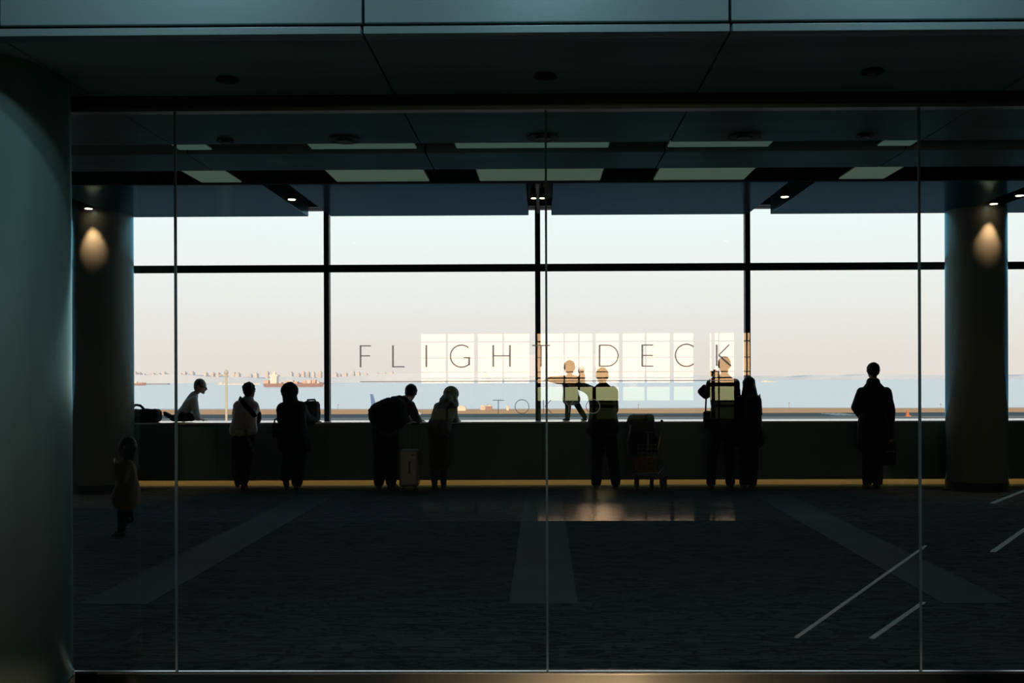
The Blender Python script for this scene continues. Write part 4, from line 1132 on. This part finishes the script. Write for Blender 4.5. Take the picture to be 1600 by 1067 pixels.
# duffel on the sill at the left column
sb = sill_bag('dark duffel bag with raised loop handle on the sill by the left column', 206, 250, 639.5, 14.03, NAVY, 'duffel_bag', 'bag', .24, False)
tb = bmesh.new(); tube(tb, [at(*q) for q in [(208, 644, 14.0), (207.5, 636, 14.0), (212, 632.5, 14.0), (219, 633.5, 14.0), (224, 638, 14.0), (226, 644, 14.0)]], .018, 10); obj('carry_handle', tb, NAVY, sb, True)

# --- little girl nearer the glass
DG = 9.56
o, J = person('little girl with long dark hair in brown coat walking past the left column', dict(
    H=(197.5, 699), NK=(200, 718), SL=(196, 727, .09), SR=(199, 727, -.09), EL=(187, 745, .12), ER=(191, 746, -.13), WL=(181, 728, .05), WR=(182, 730, -.06),
    PV=(199, 765), PL=(196, 772, .05), PR=(200, 772, -.05), KL=(190, 803, .05), KR=(201, 800, -.05), AL=(190, 828, .05), AR=(203, 812, -.05), HM=(196, 778)), DG, k=.56, hs=.86, fwd=(-1, .05, -.05),
    top=BEIGE, legs=BLACK, et=.035, el=.010, flare=.05, hair='long', hairm=HAIRB, hands={'L': {'d': (-.2, -.2, 1), 'pn': (1, 0, 0), 's': 1.05}, 'R': {'d': (-.2, .2, 1), 'pn': (1, 0, 0), 's': 1.05}},
    toes={'L': (-1, 0, 0), 'R': (-.7, 0, -.7)}, shoe_kw={'R': {'flat': False}}, topname='coat', vox=.0055, shoes=mat('shoe_pale', (.06, .06, .055), .6))

# ---------------------------------------------------------------- luggage trolley with its load
YT = 13.38
def T(px, py, dy=0): return at(px, py, YT + dy)
tr = empty('luggage_trolley', (T(1012, 757).x, YT, 0)); tag(tr, 'metal luggage trolley carrying bags, parked in front of the parapet', 'luggage trolley')
xl, xr = T(986, 750).x, T(1036, 750).x
M_tube2 = mat('trolley_tube', (.20, .22, .22), .3, 1.0)
bm = bmesh.new()
for y in (YT - .20, YT + .18):
    tube(bm, [(xl + .06, y, .16), (xl + .02, y, .19), (xr - .02, y, .22), (xr, y, .17)], .012)
for x in (xl + .05, (xl + xr) / 2, xr - .04): rod(bm, (x, YT - .20, .195), (x, YT + .18, .195), .010)
obj('base_frame', bm, M_tube2, tr)
bm = bmesh.new()
for y in (YT - .18, YT + .16):
    tube(bm, [(xl + .02, y, .19), T(981, 715, y - YT), T(980, 690, y - YT), T(984, 678, y - YT), T(986, 664, y - YT)], .013)
obj('upright_frame', bm, M_tube2, tr)
bm = bmesh.new()
for y in (YT - .18, YT + .16):
    tube(bm, [(xr - .04, y, .20), T(1038, 730, y - YT), T(1035, 726, y - YT), T(1028, 700, y - YT), T(1034, 672, y - YT), T(1034, 656, y - YT)], .013)
obj('handle_frame', bm, M_tube2, tr)
a, b2 = T(1034, 658, -.18), T(1034, 658, .16)
bm = bmesh.new(); rod(bm, a, b2, .02, 14); obj('push_bar', bm, M_blk, tr)
bm = bmesh.new()
for i in range(7):
    z = .30 + i * .055; rod(bm, (xl + .06, YT - .19, z), (xr - .10, YT - .19, z), .004, 6)
for i in range(5):
    x = xl + .08 + i * (xr - xl - .2) / 4; rod(bm, (x, YT - .19, .20), (x, YT - .19, .64), .004, 6)
obj('basket_grid', bm, M_tube2, tr)
for (x, y) in ((xl + .05, YT - .20), (xl + .10, YT + .18), (T(1017, 750).x, YT - .1), (xr, YT - .20), (xr, YT + .18)):
    bm = bmesh.new(); bmesh.ops.create_cone(bm, cap_ends=True, segments=24, radius1=.06, radius2=.06, depth=.035, matrix=Matrix.Translation((x, y, .06)) @ Matrix.Rotation(R(90), 4, 'Y') )
    w_ = obj('wheel', bm, M_blk, tr)
    obj('wheel_fork', B(x - .026, x + .026, y - .012, y + .012, .06, .20, bev=.004), M_blk, w_)
def soft(label, name, cat, corners, r_, m, fold=.010, vox=.009):
    b = Blob(); b.hull(*[(Vector(c), r_) for c in corners]); o = b.done(name, m, None, vox, 3, fold=fold); tag(o, label, cat); return o
o = soft('yellow brown plastic bag low on the luggage trolley', 'carrier_bag', 'bag', [T(994, 716, -.08), T(1020, 716, -.08), T(996, 733, -.10), T(1022, 735, -.10), T(997, 732, .1), T(1020, 733, .1), T(1000, 716, .08), T(1018, 714, .08)], .03, cloth('bag_ochre', (.20, .12, .03), .5), .02)
ribbon('carry_handle', [T(1000, 716, -.08), T(1003, 708, -.08), T(1010, 707, -.08), T(1013, 715, -.08)], .03, .004, MATS['bag_ochre'], o)
o = soft('black holdall strapped in the middle of the luggage trolley', 'holdall', 'bag', [T(988, 680, -.12), T(1022, 682, -.12), T(988, 704, -.12), T(1024, 702, -.12), T(988, 680, .10), T(1022, 682, .10), T(988, 704, .10), T(1024, 702, .10)], .045, BLACK, .012)
ribbon('luggage_strap', [T(1013, 676.5, -.12), T(1012, 680, -.175), T(1012, 702, -.175), T(1012, 708, -.13)], .035, .006, GREY, o)
ribbon('carry_handle', [T(994, 690, -.17), T(998, 693, -.20), T(1006, 693, -.20), T(1009, 690, -.17)], .02, .008, BLACK, o)
o = soft('grey soft bag with pale edges on top of the luggage trolley', 'soft_bag', 'bag', [T(987, 653, -.10), T(1017, 652.5, -.10), T(984, 662, -.12), T(1018, 669, -.12), T(987, 653, .10), T(1017, 652.5, .10), T(985, 668, .10), T(1018, 669, .10)], .045, cloth('bag_grey', (.10, .105, .10)), .007)
ribbon('edge_piping', [T(981.5, 658, -.13), T(984.5, 651, -.12), T(988, 648.3, -.10), T(992, 647.2, -.10)], .008, .008, mat('piping_pale', (.6, .65, .65), .4), o)
ribbon('edge_piping', [T(1013, 647.5, -.10), T(1018, 648.3, -.10), T(1021, 651, -.12), T(1022, 660, -.13)], .008, .008, MATS['piping_pale'], o)
